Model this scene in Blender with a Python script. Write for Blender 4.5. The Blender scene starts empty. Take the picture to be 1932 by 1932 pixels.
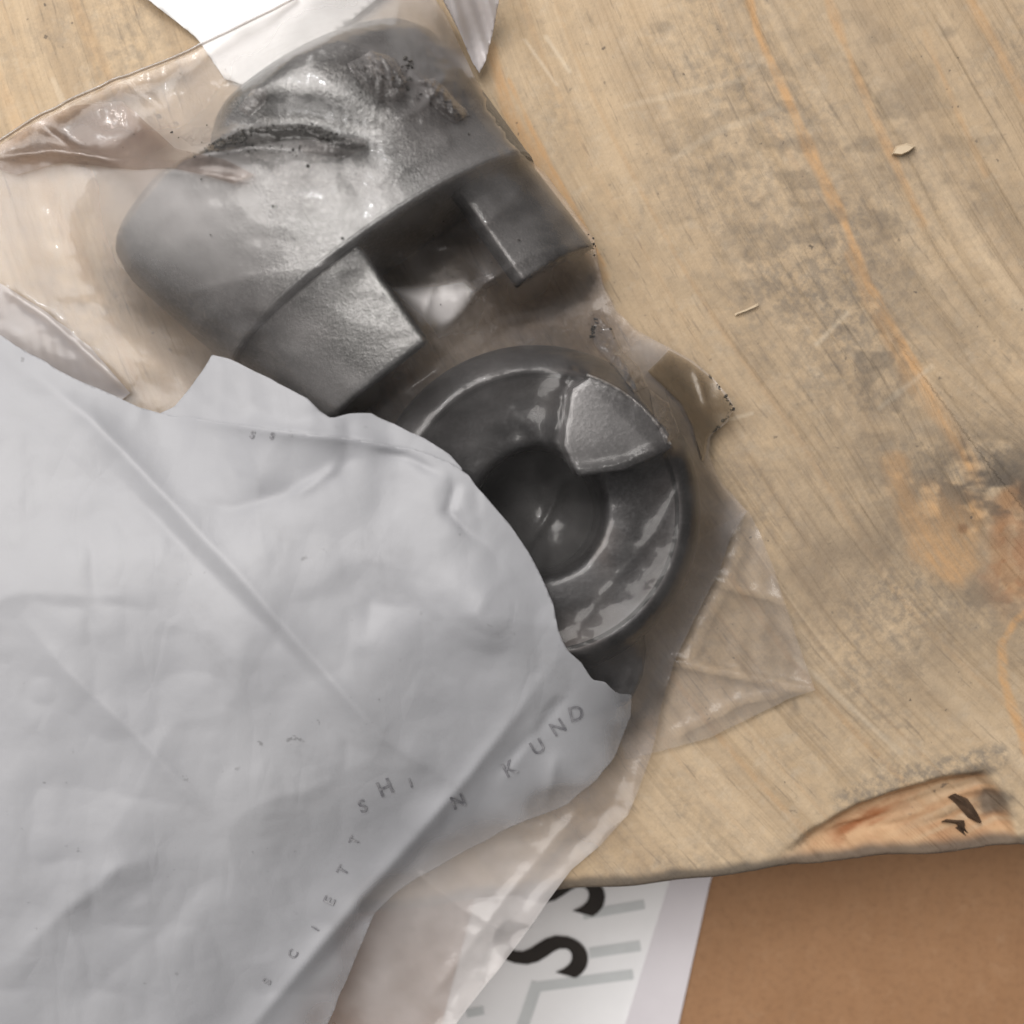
import bpy, bmesh, math, random
import numpy as np
from mathutils import Vector, Matrix
from mathutils.bvhtree import BVHTree

random.seed(4)
RNG = np.random.default_rng(11)
S = bpy.context.scene
COL = S.collection

# ------------------------------------------------------------------ camera, light, exposure
CAM_H = 0.33                      # phone held about 33 cm above the bench
TAN = math.tan(math.radians(23))
cam_d = bpy.data.cameras.new('camera')
cam_d.sensor_fit = 'HORIZONTAL'
cam_d.angle = math.radians(46)
cam_d.clip_start = 0.01
cam_d.clip_end = 20
cam_d.dof.use_dof = True
cam_d.dof.focus_distance = 0.312
cam_d.dof.aperture_fstop = 7.5
cam = bpy.data.objects.new('camera', cam_d)
cam.location = (0, 0, CAM_H)
COL.objects.link(cam)
S.camera = cam

world = bpy.data.worlds.new('World')
S.world = world
world.use_nodes = True
bg = world.node_tree.nodes['Background']
bg.inputs[0].default_value = (1.0, 0.965, 0.94, 1)
bg.inputs[1].default_value = 0.175


def area(name, loc, target, sx, sy, power, col):
    d = bpy.data.lights.new(name, 'AREA')
    d.shape = 'RECTANGLE'
    d.size, d.size_y = sx, sy
    d.energy = power
    d.color = col
    o = bpy.data.objects.new(name, d)
    o.location = loc
    o.rotation_euler = (Vector(target) - Vector(loc)).to_track_quat('-Z', 'Y').to_euler()
    COL.objects.link(o)
    return o


area('ceiling_lamp', (-0.46, 0.46, 1.05), (-0.08, 0.07, 0), 1.2, 1.2, 17.8, (1.0, 0.955, 0.915))
area('glint_lamp', (-0.55, 0.95, 1.5), (0.0, 0.0, 0), 0.03, 0.45, 3.8, (0.96, 0.98, 1.0))  # added small lamp, unseen, that makes sharp glints on the film

S.view_settings.view_transform = 'Standard'
S.view_settings.look = 'None'
S.view_settings.exposure = 0.37
S.view_settings.gamma = 1.0
S.view_settings.use_curve_mapping = False
S.cycles.max_bounces = 6
S.cycles.use_adaptive_sampling = True
S.cycles.adaptive_threshold = 0.025
S.cycles.transparent_max_bounces = 24
S.cycles.caustics_reflective = False
S.cycles.caustics_refractive = False


# ------------------------------------------------------------------ helpers
def P(x, y, z):
    """A spot of the plan drawing (1932 units across the bench) at height z -> world metres."""
    k = TAN / 966.0 * (CAM_H - z)
    return (x - 966.0) * k, -(y - 966.0) * k, z


def smooth(a, b, x):
    t = np.clip((x - a) / (b - a), 0, 1)
    return t * t * (3 - 2 * t)


def lattice_noise(x, y, seed):
    r = np.random.default_rng(seed).random((256, 256))
    xi, yi = np.floor(x).astype(int), np.floor(y).astype(int)
    fx, fy = x - xi, y - yi
    fx = fx * fx * fx * (fx * (fx * 6 - 15) + 10)
    fy = fy * fy * fy * (fy * (fy * 6 - 15) + 10)
    a, b = r[xi % 256, yi % 256], r[(xi + 1) % 256, yi % 256]
    c, d = r[xi % 256, (yi + 1) % 256], r[(xi + 1) % 256, (yi + 1) % 256]
    return (a * (1 - fx) + b * fx) * (1 - fy) + (c * (1 - fx) + d * fx) * fy


def fbm(x, y, seed, octs=4):
    v, amp, tot = 0, 1.0, 0
    for i in range(octs):
        v = v + amp * lattice_noise(x * 2 ** i + 13.7 * i, y * 2 ** i + 7.3 * i, seed + i)
        tot += amp
        amp *= 0.5
    return v / tot


def seg_dist(x, y, a, b):
    ax, ay = a
    bx, by = b
    dx, dy = bx - ax, by - ay
    t = np.clip(((x - ax) * dx + (y - ay) * dy) / (dx * dx + dy * dy + 1e-9), 0, 1)
    return np.hypot(x - ax - t * dx, y - ay - t * dy), t


def poly_dist(x, y, pts):
    best = np.full(np.shape(x), 1e9)
    par = np.zeros(np.shape(x))
    n = len(pts) - 1
    for i in range(n):
        d, t = seg_dist(x, y, pts[i], pts[i + 1])
        m = d < best
        best = np.where(m, d, best)
        par = np.where(m, (i + t) / n, par)
    return best, par


def inside(x, y, poly):
    r = np.zeros(np.shape(x), bool)
    n = len(poly)
    for i in range(n):
        x0, y0 = poly[i]
        x1, y1 = poly[(i + 1) % n]
        c = ((y0 > y) != (y1 > y)) & (x < (x1 - x0) * (y - y0) / ((y1 - y0) if y1 != y0 else 1e-9) + x0)
        r ^= c
    return r


def idw(x, y, ctrl, p=2.5):
    num, den = 0, 0
    for cx, cy, cz in ctrl:
        w = 1.0 / (np.hypot(x - cx, y - cy) + 40.0) ** p
        num, den = num + w * cz, den + w
    return num / den


def tri(t):
    return np.abs((t - np.floor(t)) * 2 - 1)


def crumple(x, y, seed, n, scale, warp=0.35):
    """Flat facets between sharp creases, as in handled film."""
    r = np.random.default_rng(seed)
    out = 0
    for i in range(n):
        a = r.random() * math.pi
        f = (0.6 + r.random() * 1.4) / scale
        w = lattice_noise(x / (scale * 1.7) + 31 * i, y / (scale * 1.7), seed + 40 + i) * warp
        m = smooth(0.35, 0.7, lattice_noise(x / (scale * 2.3) + 5 * i, y / (scale * 2.3) + 9 * i, seed + 90 + i))
        out = out + m * tri((x * math.cos(a) + y * math.sin(a)) * f + w + r.random())
    return out / n


def chaikin(pts, it=2, closed=True):
    for _ in range(it):
        q = []
        n = len(pts)
        for i in range(n if closed else n - 1):
            a, b = pts[i], pts[(i + 1) % n]
            q += [(a[0] * .8 + b[0] * .2, a[1] * .8 + b[1] * .2), (a[0] * .2 + b[0] * .8, a[1] * .2 + b[1] * .8)]
        pts = q
    return pts


def rough_edge(pts, amp, seed, step=14):
    out = []
    n = len(pts)
    s = 0.0
    for i in range(n):
        a, b = np.array(pts[i]), np.array(pts[(i + 1) % n])
        L = np.linalg.norm(b - a)
        if L < 1e-6:
            continue
        nrm = np.array([-(b - a)[1], (b - a)[0]]) / L
        m = max(1, int(L / step))
        for j in range(m):
            q = a + (b - a) * j / m
            o = (lattice_noise(np.array([(s + L * j / m) / 30.0]), np.array([0.5]), seed)[0] - .5) * 2 * amp
            q = q + nrm * o
            out.append((q[0], q[1]))
        s += L
    return out


def make_obj(name, verts, faces, mat, parent=None, smooth_shade=True, origin=None):
    me = bpy.data.meshes.new(name)
    v = np.asarray(verts, float)
    if parent is not None and parent.get('_org') is not None:
        v = v - np.array(parent['_org'])
    elif origin is not None:
        v = v - np.array(origin)
    me.from_pydata(v.tolist(), [], [tuple(int(q) for q in f) for f in faces])
    me.validate()
    me.update()
    if smooth_shade:
        me.polygons.foreach_set('use_smooth', [True] * len(me.polygons))
    if mat:
        me.materials.append(mat)
    o = bpy.data.objects.new(name, me)
    COL.objects.link(o)
    if parent is not None:
        o.parent = parent
        if parent.get('_org') is not None:
            o['_org'] = parent['_org']
    elif origin is not None:
        o.location = origin
        o['_org'] = list(origin)
    else:
        o['_org'] = [0.0, 0.0, 0.0]
    return o


def thing(name, label, cat, loc, group=None):
    o = bpy.data.objects.new(name, None)
    o.empty_display_size = 0.01
    o.location = loc
    o['_org'] = list(loc)
    COL.objects.link(o)
    o['label'] = label
    o['category'] = cat
    if group:
        o['group'] = group
    return o


def tag(o, label, cat, group=None):
    o['label'] = label
    o['category'] = cat
    if group:
        o['group'] = group
    return o


def sheet_mesh(poly, zfunc, step, thick=None):
    """Grid over an outline, its border vertices drawn onto the outline; zfunc gives the height in metres."""
    pa = np.array(poly)
    x0, y0 = pa.min(0) - step
    x1, y1 = pa.max(0) + step
    gx, gy = np.arange(x0, x1 + step, step), np.arange(y0, y1 + step, step)
    X, Y = np.meshgrid(gx, gy, indexing='ij')
    ins = inside(X, Y, poly)
    cell = ins[:-1, :-1] | ins[1:, :-1] | ins[1:, 1:] | ins[:-1, 1:]
    used = np.zeros_like(ins)
    used[:-1, :-1] |= cell
    used[1:, :-1] |= cell
    used[1:, 1:] |= cell
    used[:-1, 1:] |= cell
    fix = used & ~ins
    fx, fy = X[fix], Y[fix]
    bx, by, bd = fx.copy(), fy.copy(), np.full(fx.shape, 1e9)
    n = len(poly)
    for i in range(n):
        (ax, ay), (cx, cy) = poly[i], poly[(i + 1) % n]
        dx, dy = cx - ax, cy - ay
        t = np.clip(((fx - ax) * dx + (fy - ay) * dy) / (dx * dx + dy * dy + 1e-9), 0, 1)
        qx, qy = ax + t * dx, ay + t * dy
        d = np.hypot(fx - qx, fy - qy)
        m = d < bd
        bx, by, bd = np.where(m, qx, bx), np.where(m, qy, by), np.where(m, d, bd)
    X[fix], Y[fix] = bx, by
    idx = np.full(X.shape, -1)
    idx[used] = np.arange(used.sum())
    ux, uy = X[used], Y[used]
    uz = zfunc(ux, uy)
    k = TAN / 966.0 * (CAM_H - uz)
    V = np.stack([(ux - 966) * k, -(uy - 966) * k, uz], 1)
    ci, cj = np.nonzero(cell)
    F = np.stack([idx[ci, cj], idx[ci, cj + 1], idx[ci + 1, cj + 1], idx[ci + 1, cj]], 1)
    return V, F, ux, uy


def set_attr(o, name, vals):
    a = o.data.attributes.new(name, 'FLOAT', 'POINT')
    a.data.foreach_set('value', np.asarray(vals, np.float32))


# ------------------------------------------------------------------ materials
class NT:
    def __init__(self, name):
        self.m = bpy.data.materials.new(name)
        self.m.use_nodes = True
        self.t = self.m.node_tree
        self.b = self.t.nodes['Principled BSDF']
        self.out = self.t.nodes['Material Output']

    def n(self, typ, **kw):
        nd = self.t.nodes.new(typ)
        for k, v in kw.items():
            if k.startswith('i_'):
                key = k[2:]
                key = int(key) if key.isdigit() else key.replace('_', ' ')
                nd.inputs[key].default_value = v
            else:
                setattr(nd, k, v)
        return nd

    def l(self, a, b):
        self.t.links.new(a, b)

    def ramp(self, src, stops):
        r = self.n('ShaderNodeValToRGB')
        e = r.color_ramp.elements
        while len(e) > 1:
            e.remove(e[0])
        e[0].position = stops[0][0]
        e[0].color = stops[0][1]
        for p, c in stops[1:]:
            q = e.new(p)
            q.color = c
        self.l(src, r.inputs[0])
        return r.outputs[0]

    def val(self, src, lo, hi):
        if hi < lo:
            return self.ramp(src, [(hi, (1, 1, 1, 1)), (lo, (0, 0, 0, 1))])
        return self.ramp(src, [(lo, (0, 0, 0, 1)), (hi, (1, 1, 1, 1))])

    def mix(self, f, a, b, blend='MIX'):
        m = self.n('ShaderNodeMix', data_type='RGBA', blend_type=blend)
        if isinstance(f, (int, float)):
            m.inputs[0].default_value = f
        else:
            self.l(f, m.inputs[0])
        for i, s in ((6, a), (7, b)):
            if isinstance(s, tuple):
                m.inputs[i].default_value = (*s, 1) if len(s) == 3 else s
            else:
                self.l(s, m.inputs[i])
        return m.outputs[2]

    def math(self, op, a, b=None, clamp=False):
        m = self.n('ShaderNodeMath', operation=op, use_clamp=clamp)
        for i, s in ((0, a), (1, b)):
            if s is None:
                continue
            if isinstance(s, (int, float)):
                m.inputs[i].default_value = s
            else:
                self.l(s, m.inputs[i])
        return m.outputs[0]

    def attr(self, name):
        return self.n('ShaderNodeAttribute', attribute_name=name).outputs['Fac']

    def noise(self, vec, scale, detail=4, rough=0.55):
        nd = self.n('ShaderNodeTexNoise')
        nd.inputs['Scale'].default_value = scale
        nd.inputs['Detail'].default_value = detail
        nd.inputs['Roughness'].default_value = rough
        if vec is not None:
            self.l(vec, nd.inputs['Vector'])
        return nd.outputs['Fac']

    def pos(self):
        return self.n('ShaderNodeNewGeometry').outputs['Position']

    def bump(self, h, strength, dist):
        b = self.n('ShaderNodeBump')
        b.inputs['Strength'].default_value = strength
        b.inputs['Distance'].default_value = dist
        self.l(h, b.inputs['Height'])
        self.l(b.outputs[0], self.b.inputs['Normal'])
        return b.outputs[0]


def mat_wood():
    t = NT('weathered_softwood')
    s, u = t.attr('grain_along'), t.attr('grain_across')
    cv = t.n('ShaderNodeCombineXYZ')
    t.l(s, cv.inputs[0])
    t.l(u, cv.inputs[1])
    g = cv.outputs[0]

    def scaled(sx, sy):
        m = t.n('ShaderNodeVectorMath', operation='MULTIPLY')
        m.inputs[1].default_value = (sx, sy, 1)
        t.l(g, m.inputs[0])
        return m.outputs[0]
    p = t.pos()
    fine = t.noise(scaled(22, 620), 1.0, 3, 0.6)
    rings = t.noise(scaled(2.2, 120), 1.0, 3, 0.5)
    wide = t.noise(scaled(3.5, 26), 1.0, 3, 0.5)
    col = t.mix(t.val(rings, 0.32, 0.68), (0.445, 0.328, 0.205), (0.55, 0.425, 0.285))
    col = t.mix(t.math('MULTIPLY', t.val(fine, 0.50, 0.75), 0.26), col, (0.28, 0.20, 0.125))
    band = t.noise(scaled(1.6, 55), 1.0, 3, 0.55)
    col = t.mix(t.math('MULTIPLY', t.val(band, 0.48, 0.66), 0.46), col, (0.31, 0.225, 0.145))
    col = t.mix(t.math('MULTIPLY', t.val(wide, 0.45, 0.75), 0.32), col, (0.53, 0.415, 0.28))
    # thin orange-tan latewood lines
    lw = t.noise(scaled(1.4, 210), 1.0, 2, 0.4)
    col = t.mix(t.math('MULTIPLY', t.val(lw, 0.62, 0.72), 0.30), col, (0.45, 0.27, 0.13))
    furrow = t.noise(scaled(5, 330), 1.0, 3, 0.6)
    col = t.mix(t.math('MULTIPLY', t.math('MULTIPLY', t.val(furrow, 0.50, 0.66), t.attr('furrow')), 0.62), col, (0.225, 0.155, 0.09))
    # short dark pores along the grain
    pore = t.noise(scaled(70, 620), 1.0, 3, 0.6)
    col = t.mix(t.math('MULTIPLY', t.val(pore, 0.60, 0.70), 0.50), col, (0.20, 0.155, 0.11))
    # scuffed, mottled surface: pale fluff and grey dirt trodden in
    mot = t.noise(p, 150, 6, 0.68)
    mot2 = t.noise(p, 420, 5, 0.7)
    col = t.mix(t.math('MULTIPLY', t.val(mot, 0.53, 0.75), 0.32), col, (0.245, 0.212, 0.172))
    col = t.mix(t.math('MULTIPLY', t.val(mot, 0.47, 0.28), 0.40), col, (0.50, 0.43, 0.335))
    col = t.mix(t.math('MULTIPLY', t.val(mot2, 0.54, 0.72), 0.22), col, (0.24, 0.20, 0.155))
    patch = t.noise(p, 26, 4, 0.6)
    speck = t.noise(p, 330, 5, 0.7)
    speck2 = t.noise(scaled(160, 420), 1.0, 4, 0.65)
    dirt_zone = t.math('ADD', t.math('MULTIPLY', t.val(patch, 0.44, 0.66), 0.55), t.attr('dirt'), True)
    d1 = t.math('MULTIPLY', t.val(speck, 0.42, 0.60), dirt_zone)
    d2 = t.math('MULTIPLY', t.val(speck2, 0.48, 0.66), dirt_zone)
    col = t.mix(t.math('MULTIPLY', d1, 0.60), col, (0.15, 0.136, 0.12))
    col = t.mix(t.math('MULTIPLY', d2, 0.50), col, (0.21, 0.18, 0.145))
    wn = t.val(t.noise(p, 34, 5, 0.62), 0.30, 0.66)
    col = t.mix(t.math('MULTIPLY', t.attr('weather_darkening'), wn), col, (0.205, 0.158, 0.112))
    # placed streaks, knots and the fresh tear-out
    brk = t.noise(scaled(90, 300), 1.0, 4, 0.7)
    st = t.math('MULTIPLY', t.attr('streak'), t.val(brk, 0.25, 0.60))
    col = t.mix(t.math('MULTIPLY', st, 0.85), col, (0.52, 0.305, 0.14))
    col = t.mix(t.attr('brown'), col, (0.25, 0.13, 0.06))
    fr = t.attr('fresh')
    fc = t.mix(t.val(t.noise(scaled(60, 60), 1.0, 4, 0.6), 0.35, 0.65), (0.56, 0.37, 0.215), (0.36, 0.20, 0.105))
    col = t.mix(fr, col, fc)
    col = t.mix(t.attr('resin'), col, (0.26, 0.088, 0.028))
    col = t.mix(t.attr('pale'), col, (0.66, 0.57, 0.44))
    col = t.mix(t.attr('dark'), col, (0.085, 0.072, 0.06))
    # black specks
    sp = t.noise(p, 420, 2, 0.5)
    sz = t.noise(p, 45, 2, 0.5)
    blk = t.math('MULTIPLY', t.val(sp, 0.70, 0.74), t.val(sz, 0.48, 0.62))
    col = t.mix(t.math('MULTIPLY', blk, 0.7), col, (0.07, 0.06, 0.05))
    t.l(col, t.b.inputs['Base Color'])
    t.b.inputs['Roughness'].default_value = 0.72
    t.b.inputs['Specular IOR Level'].default_value = 0.3
    h = t.math('ADD', t.math('MULTIPLY', fine, 0.6), t.math('MULTIPLY', speck, 0.5))
    h = t.math('ADD', h, t.math('MULTIPLY', mot, 1.2))
    h = t.math('SUBTRACT', h, t.math('MULTIPLY', t.val(furrow, 0.45, 0.7), 0.5))
    t.bump(h, 0.6, 0.0007)
    return t.m


def mat_metal(name, base, rough, grain, grain_h, tint=None, bump=0.75):
    t = NT(name)
    p = t.pos()
    n1 = t.noise(p, 55, 4, 0.6)
    n2 = t.noise(p, grain, 3, 0.6)
    n3 = t.noise(p, 900, 2, 0.5)
    c0 = tuple(v * 0.72 for v in base)
    c1 = tuple(min(1, v * 1.22) for v in base)
    col = t.mix(t.val(n1, 0.3, 0.7), c0, c1)
    col = t.mix(t.math('MULTIPLY', t.val(n3, 0.48, 0.72), 0.5), col, tuple(min(1, v * 1.8) for v in base))
    # a few dark oily spots
    col = t.mix(t.math('MULTIPLY', t.val(t.noise(p, 150, 3, 0.6), 0.66, 0.75), 0.55), col, tuple(v * 0.3 for v in base))
    if tint:
        col = t.mix(t.math('MULTIPLY', t.val(t.noise(p, 38, 3, 0.5), 0.52, 0.75), 0.5), col, tint)
    t.l(col, t.b.inputs['Base Color'])
    t.b.inputs['Metallic'].default_value = 0.85
    r = t.math('ADD', t.math('MULTIPLY', n1, 0.16), rough - 0.08)
    t.l(r, t.b.inputs['Roughness'])
    t.bump(t.math('ADD', n2, t.math('MULTIPLY', n3, 0.8)), bump, grain_h)
    return t.m


def mat_film(name, haze, rough, tint=(0.93, 0.90, 0.90), attr=None, trans=(0.985, 0.975, 0.968), grease_shade=False):
    """Clear polyethylene: mostly see-through, a glossy skin and a little milky scatter."""
    t = NT(name)
    t.t.nodes.remove(t.b)
    p = t.pos()
    tr = t.n('ShaderNodeBsdfTransparent')
    tr.inputs[0].default_value = (*trans, 1)
    if grease_shade:
        t.l(t.mix(t.attr('grease_shade'), trans, (0.46, 0.405, 0.385)), tr.inputs[0])
    gl = t.n('ShaderNodeBsdfGlossy')
    gl.inputs['Color'].default_value = (1, 1, 1, 1)
    gl.inputs['Roughness'].default_value = rough * .6
    gl2 = t.n('ShaderNodeBsdfGlossy')
    gl2.inputs['Color'].default_value = (1, 1, 1, 1)
    gl2.inputs['Roughness'].default_value = .33
    glm = t.n('ShaderNodeMixShader')
    glm.inputs[0].default_value = .70
    t.l(gl.outputs[0], glm.inputs[1])
    t.l(gl2.outputs[0], glm.inputs[2])
    df = t.n('ShaderNodeBsdfDiffuse')
    df.inputs['Color'].default_value = (*tint, 1)
    tl = t.n('ShaderNodeBsdfTranslucent')
    tl.inputs['Color'].default_value = (*tint, 1)
    sc = t.n('ShaderNodeMixShader')
    sc.inputs[0].default_value = 0.45
    t.l(df.outputs[0], sc.inputs[1])
    t.l(tl.outputs[0], sc.inputs[2])
    bp = t.n('ShaderNodeBump')
    bp.inputs['Strength'].default_value = 0.35
    bp.inputs['Distance'].default_value = 0.0007
    t.l(t.noise(p, 190, 2, 0.6), bp.inputs['Height'])
    t.l(bp.outputs[0], gl.inputs['Normal'])
    t.l(bp.outputs[0], gl2.inputs['Normal'])
    hz = t.n('ShaderNodeValue')
    hz.outputs[0].default_value = haze * 1.05
    hz = hz.outputs[0]
    if attr:
        hz = t.math('MULTIPLY', hz, t.attr(attr), True)
    m1 = t.n('ShaderNodeMixShader')
    t.l(hz, m1.inputs[0])
    t.l(tr.outputs[0], m1.inputs[1])
    t.l(sc.outputs[0], m1.inputs[2])
    fr = t.n('ShaderNodeFresnel')
    fr.inputs['IOR'].default_value = 1.5
    m2 = t.n('ShaderNodeMixShader')
    t.l(t.math('MULTIPLY', fr.outputs[0], 0.85, True), m2.inputs[0])
    t.l(m1.outputs[0], m2.inputs[1])
    t.l(glm.outputs[0], m2.inputs[2])
    t.l(m2.outputs[0], t.out.inputs['Surface'])
    return t.m


def mat_wrapper():
    t = NT('grey_white_wrapper')
    p = t.pos()
    n1 = t.noise(p, 22, 3, 0.5)
    n2 = t.noise(p, 420, 4, 0.6)
    col = t.mix(t.val(n1, 0.3, 0.7), (0.385, 0.391, 0.414), (0.45, 0.456, 0.477))
    col = t.mix(t.math('MULTIPLY', t.val(t.noise(p, 60, 5, 0.65), 0.58, 0.76), 0.28), col, (0.25, 0.25, 0.26))
    sp = t.math('MULTIPLY', t.val(t.noise(p, 300, 3, 0.6), 0.68, 0.73), t.val(t.noise(p, 40, 2, 0.5), 0.5, 0.62))
    col = t.mix(t.math('MULTIPLY', sp, 0.5), col, (0.12, 0.12, 0.12))
    t.l(col, t.b.inputs['Base Color'])
    t.b.inputs['Roughness'].default_value = 0.46
    t.b.inputs['Specular IOR Level'].default_value = 0.4

    def creases(scale, rot, sx):
        mp = t.n('ShaderNodeMapping')
        mp.inputs['Rotation'].default_value = (0, 0, math.radians(rot))
        mp.inputs['Scale'].default_value = (scale, scale * sx, scale)
        w = t.n('ShaderNodeVectorMath', operation='MULTIPLY_ADD')
        nz = t.n('ShaderNodeTexNoise')
        nz.inputs['Scale'].default_value = 30
        t.l(p, nz.inputs['Vector'])
        t.l(nz.outputs['Color'], w.inputs[0])
        w.inputs[1].default_value = (.006, .006, 0)
        t.l(p, w.inputs[2])
        t.l(w.outputs[0], mp.inputs[0])
        v = t.n('ShaderNodeTexVoronoi', feature='DISTANCE_TO_EDGE')
        v.inputs['Scale'].default_value = 1.0
        t.l(mp.outputs[0], v.inputs['Vector'])
        return t.val(v.outputs['Distance'], 0.0, 0.16)
    mask = t.val(t.noise(p, 34, 3, 0.6), 0.42, 0.60)
    c1 = t.math('MULTIPLY', creases(46, 40, .45), mask)
    c2 = t.math('MULTIPLY', creases(110, -25, .55), t.val(t.noise(p, 52, 2, 0.5), 0.50, 0.66))
    hsum = t.math('ADD', t.math('MULTIPLY', c1, 1.0), t.math('MULTIPLY', c2, 0.5))
    hsum = t.math('ADD', hsum, t.math('MULTIPLY', n2, 0.22))
    hsum = t.math('ADD', hsum, t.math('MULTIPLY', t.noise(p, 90, 4, 0.6), 0.8))
    t.bump(hsum, 0.32, 0.0006)
    tl = t.n('ShaderNodeBsdfTranslucent')
    tl.inputs['Color'].default_value = (0.75, 0.76, 0.80, 1)
    mx = t.n('ShaderNodeMixShader')
    mx.inputs[0].default_value = 0.22
    t.l(t.b.outputs[0], mx.inputs[1])
    t.l(tl.outputs[0], mx.inputs[2])
    t.l(mx.outputs[0], t.out.inputs['Surface'])
    return t.m


def mat_wrapper_thin():
    """The same wrapper where only one thin layer is left, at its lower right border."""
    t = NT('thin_wrapper')
    p = t.pos()
    col = t.mix(t.val(t.noise(p, 22, 3, 0.5), 0.3, 0.7), (0.385, 0.391, 0.414), (0.45, 0.456, 0.477))
    t.l(col, t.b.inputs['Base Color'])
    t.b.inputs['Roughness'].default_value = 0.46
    t.b.inputs['Specular IOR Level'].default_value = 0.4
    tr = t.n('ShaderNodeBsdfTransparent')
    m3 = t.n('ShaderNodeMixShader')
    t.l(t.attr('thin'), m3.inputs[0])
    t.bump(t.noise(p, 90, 3, 0.6), 0.25, 0.0006)
    tl = t.n('ShaderNodeBsdfTranslucent')
    tl.inputs['Color'].default_value = (0.75, 0.76, 0.80, 1)
    mx = t.n('ShaderNodeMixShader')
    mx.inputs[0].default_value = 0.22
    t.l(t.b.outputs[0], mx.inputs[1])
    t.l(tl.outputs[0], mx.inputs[2])
    t.l(mx.outputs[0], m3.inputs[1])
    t.l(tr.outputs[0], m3.inputs[2])
    t.l(m3.outputs[0], t.out.inputs['Surface'])
    return t.m


def mat_plain(name, c0, c1, rough, scale, bump=0.2, bd=0.0004, spec=0.3):
    t = NT(name)
    p = t.pos()
    n = t.noise(p, scale, 5, 0.6)
    t.l(t.mix(t.val(n, 0.3, 0.7), c0, c1), t.b.inputs['Base Color'])
    t.b.inputs['Roughness'].default_value = rough
    t.b.inputs['Specular IOR Level'].default_value = spec
    t.bump(t.noise(p, scale * 4, 4, 0.6), bump, bd)
    return t.m


def mat_card():
    t = NT('brown_cardboard')
    p = t.pos()
    mp = t.n('ShaderNodeMapping')
    mp.inputs['Rotation'].default_value = (0, 0, math.radians(-14))
    mp.inputs['Scale'].default_value = (220, 40, 1)
    t.l(p, mp.inputs[0])
    f = t.noise(mp.outputs[0], 1.0, 4, 0.6)
    n = t.noise(p, 30, 5, 0.6)
    col = t.mix(t.val(n, 0.3, 0.7), (0.305, 0.162, 0.078), (0.365, 0.20, 0.10))
    col = t.mix(t.math('MULTIPLY', t.val(f, 0.45, 0.75), 0.14), col, (0.40, 0.25, 0.145))
    col = t.mix(t.math('MULTIPLY', t.val(t.noise(p, 420, 5, 0.75), 0.48, 0.70), 0.45), col, (0.20, 0.105, 0.052))
    col = t.mix(t.math('MULTIPLY', t.val(t.noise(p, 160, 5, 0.7), 0.55, 0.75), 0.35), col, (0.44, 0.275, 0.16))
    t.l(col, t.b.inputs['Base Color'])
    t.b.inputs['Roughness'].default_value = 0.75
    t.bump(f, 0.2, 0.0004)
    return t.m


M_WOOD = mat_wood()
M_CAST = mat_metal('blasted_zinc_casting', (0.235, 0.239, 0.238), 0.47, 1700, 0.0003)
M_CASTD = mat_metal('shaded_casting', (0.085, 0.084, 0.083), 0.42, 1500, 0.0003)  # darker copy of the casting: shade of the right wall put into colour
M_EDGE_GLINT = mat_metal('edge_glint_steel', (0.62, 0.61, 0.60), 0.30, 1500, 0.0003)
M_LUG = mat_metal('lit_jaw_steel', (0.105, 0.105, 0.107), 0.38, 1300, 0.0002, None, 0.35)  # paler than the disc: lamp reflection on the lug face put into colour
M_DISH = mat_metal('dark_cast_iron', (0.040, 0.040, 0.042), 0.44, 1200, 0.0002, (0.075, 0.058, 0.048), 0.3)
M_BAR = mat_plain('oily_dark_iron', (0.03, 0.03, 0.031), (0.06, 0.058, 0.056), 0.5, 120)
M_HOLE = mat_plain('near_black_bore', (0.018, 0.018, 0.018), (0.03, 0.03, 0.03), 0.6, 200)  # near-black inside of the bore
M_FILM = mat_film('clear_polythene', 0.205, 0.08, attr='haze', grease_shade=True)
M_FILM_UNDER = mat_film('clear_polythene_under', 0.03, 0.15)
M_FLAP = mat_film('dusty_polythene', 0.13, 0.18, tint=(0.86, 0.82, 0.79), attr='haze')
M_SCRAP = mat_film('milky_polythene', 0.85, 0.2, tint=(0.95, 0.91, 0.92))
M_WRAP = mat_wrapper()
M_WRAPT = mat_wrapper_thin()
M_PAPER = mat_plain('white_paper', (0.87, 0.87, 0.87), (0.90, 0.90, 0.90), 0.6, 60)
M_LABEL = mat_plain('label_paper', (0.82, 0.82, 0.83), (0.86, 0.86, 0.87), 0.5, 80)
M_LABEL2 = mat_plain('label_margin_tape', (0.66, 0.63, 0.66), (0.70, 0.67, 0.70), 0.4, 60)
M_INK = mat_plain('black_ink', (0.018, 0.014, 0.012), (0.03, 0.024, 0.02), 0.55, 100)
M_GREYINK = mat_plain('pale_grey_ink', (0.54, 0.56, 0.565), (0.60, 0.62, 0.625), 0.55, 100)
M_STAMP = mat_plain('faint_stamp_ink', (0.11, 0.11, 0.125), (0.33, 0.33, 0.345), 0.6, 380)
M_GRIME = mat_plain('black_grime', (0.015, 0.015, 0.015), (0.10, 0.096, 0.09), 0.25, 900, spec=0.8)
M_CARD = mat_card()
M_CHIP = mat_plain('fresh_splinter', (0.50, 0.40, 0.28), (0.60, 0.49, 0.35), 0.7, 300)
M_BARK = mat_plain('dark_bark', (0.05, 0.032, 0.022), (0.15, 0.10, 0.065), 0.8, 200)


# ------------------------------------------------------------------ the bench board
def edge_y(x):
    return 1684 - 0.104 * (x - 1070) + 3 * np.sin(x / 90.0) + 2 * np.sin(x / 31.0 + 1)


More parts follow.
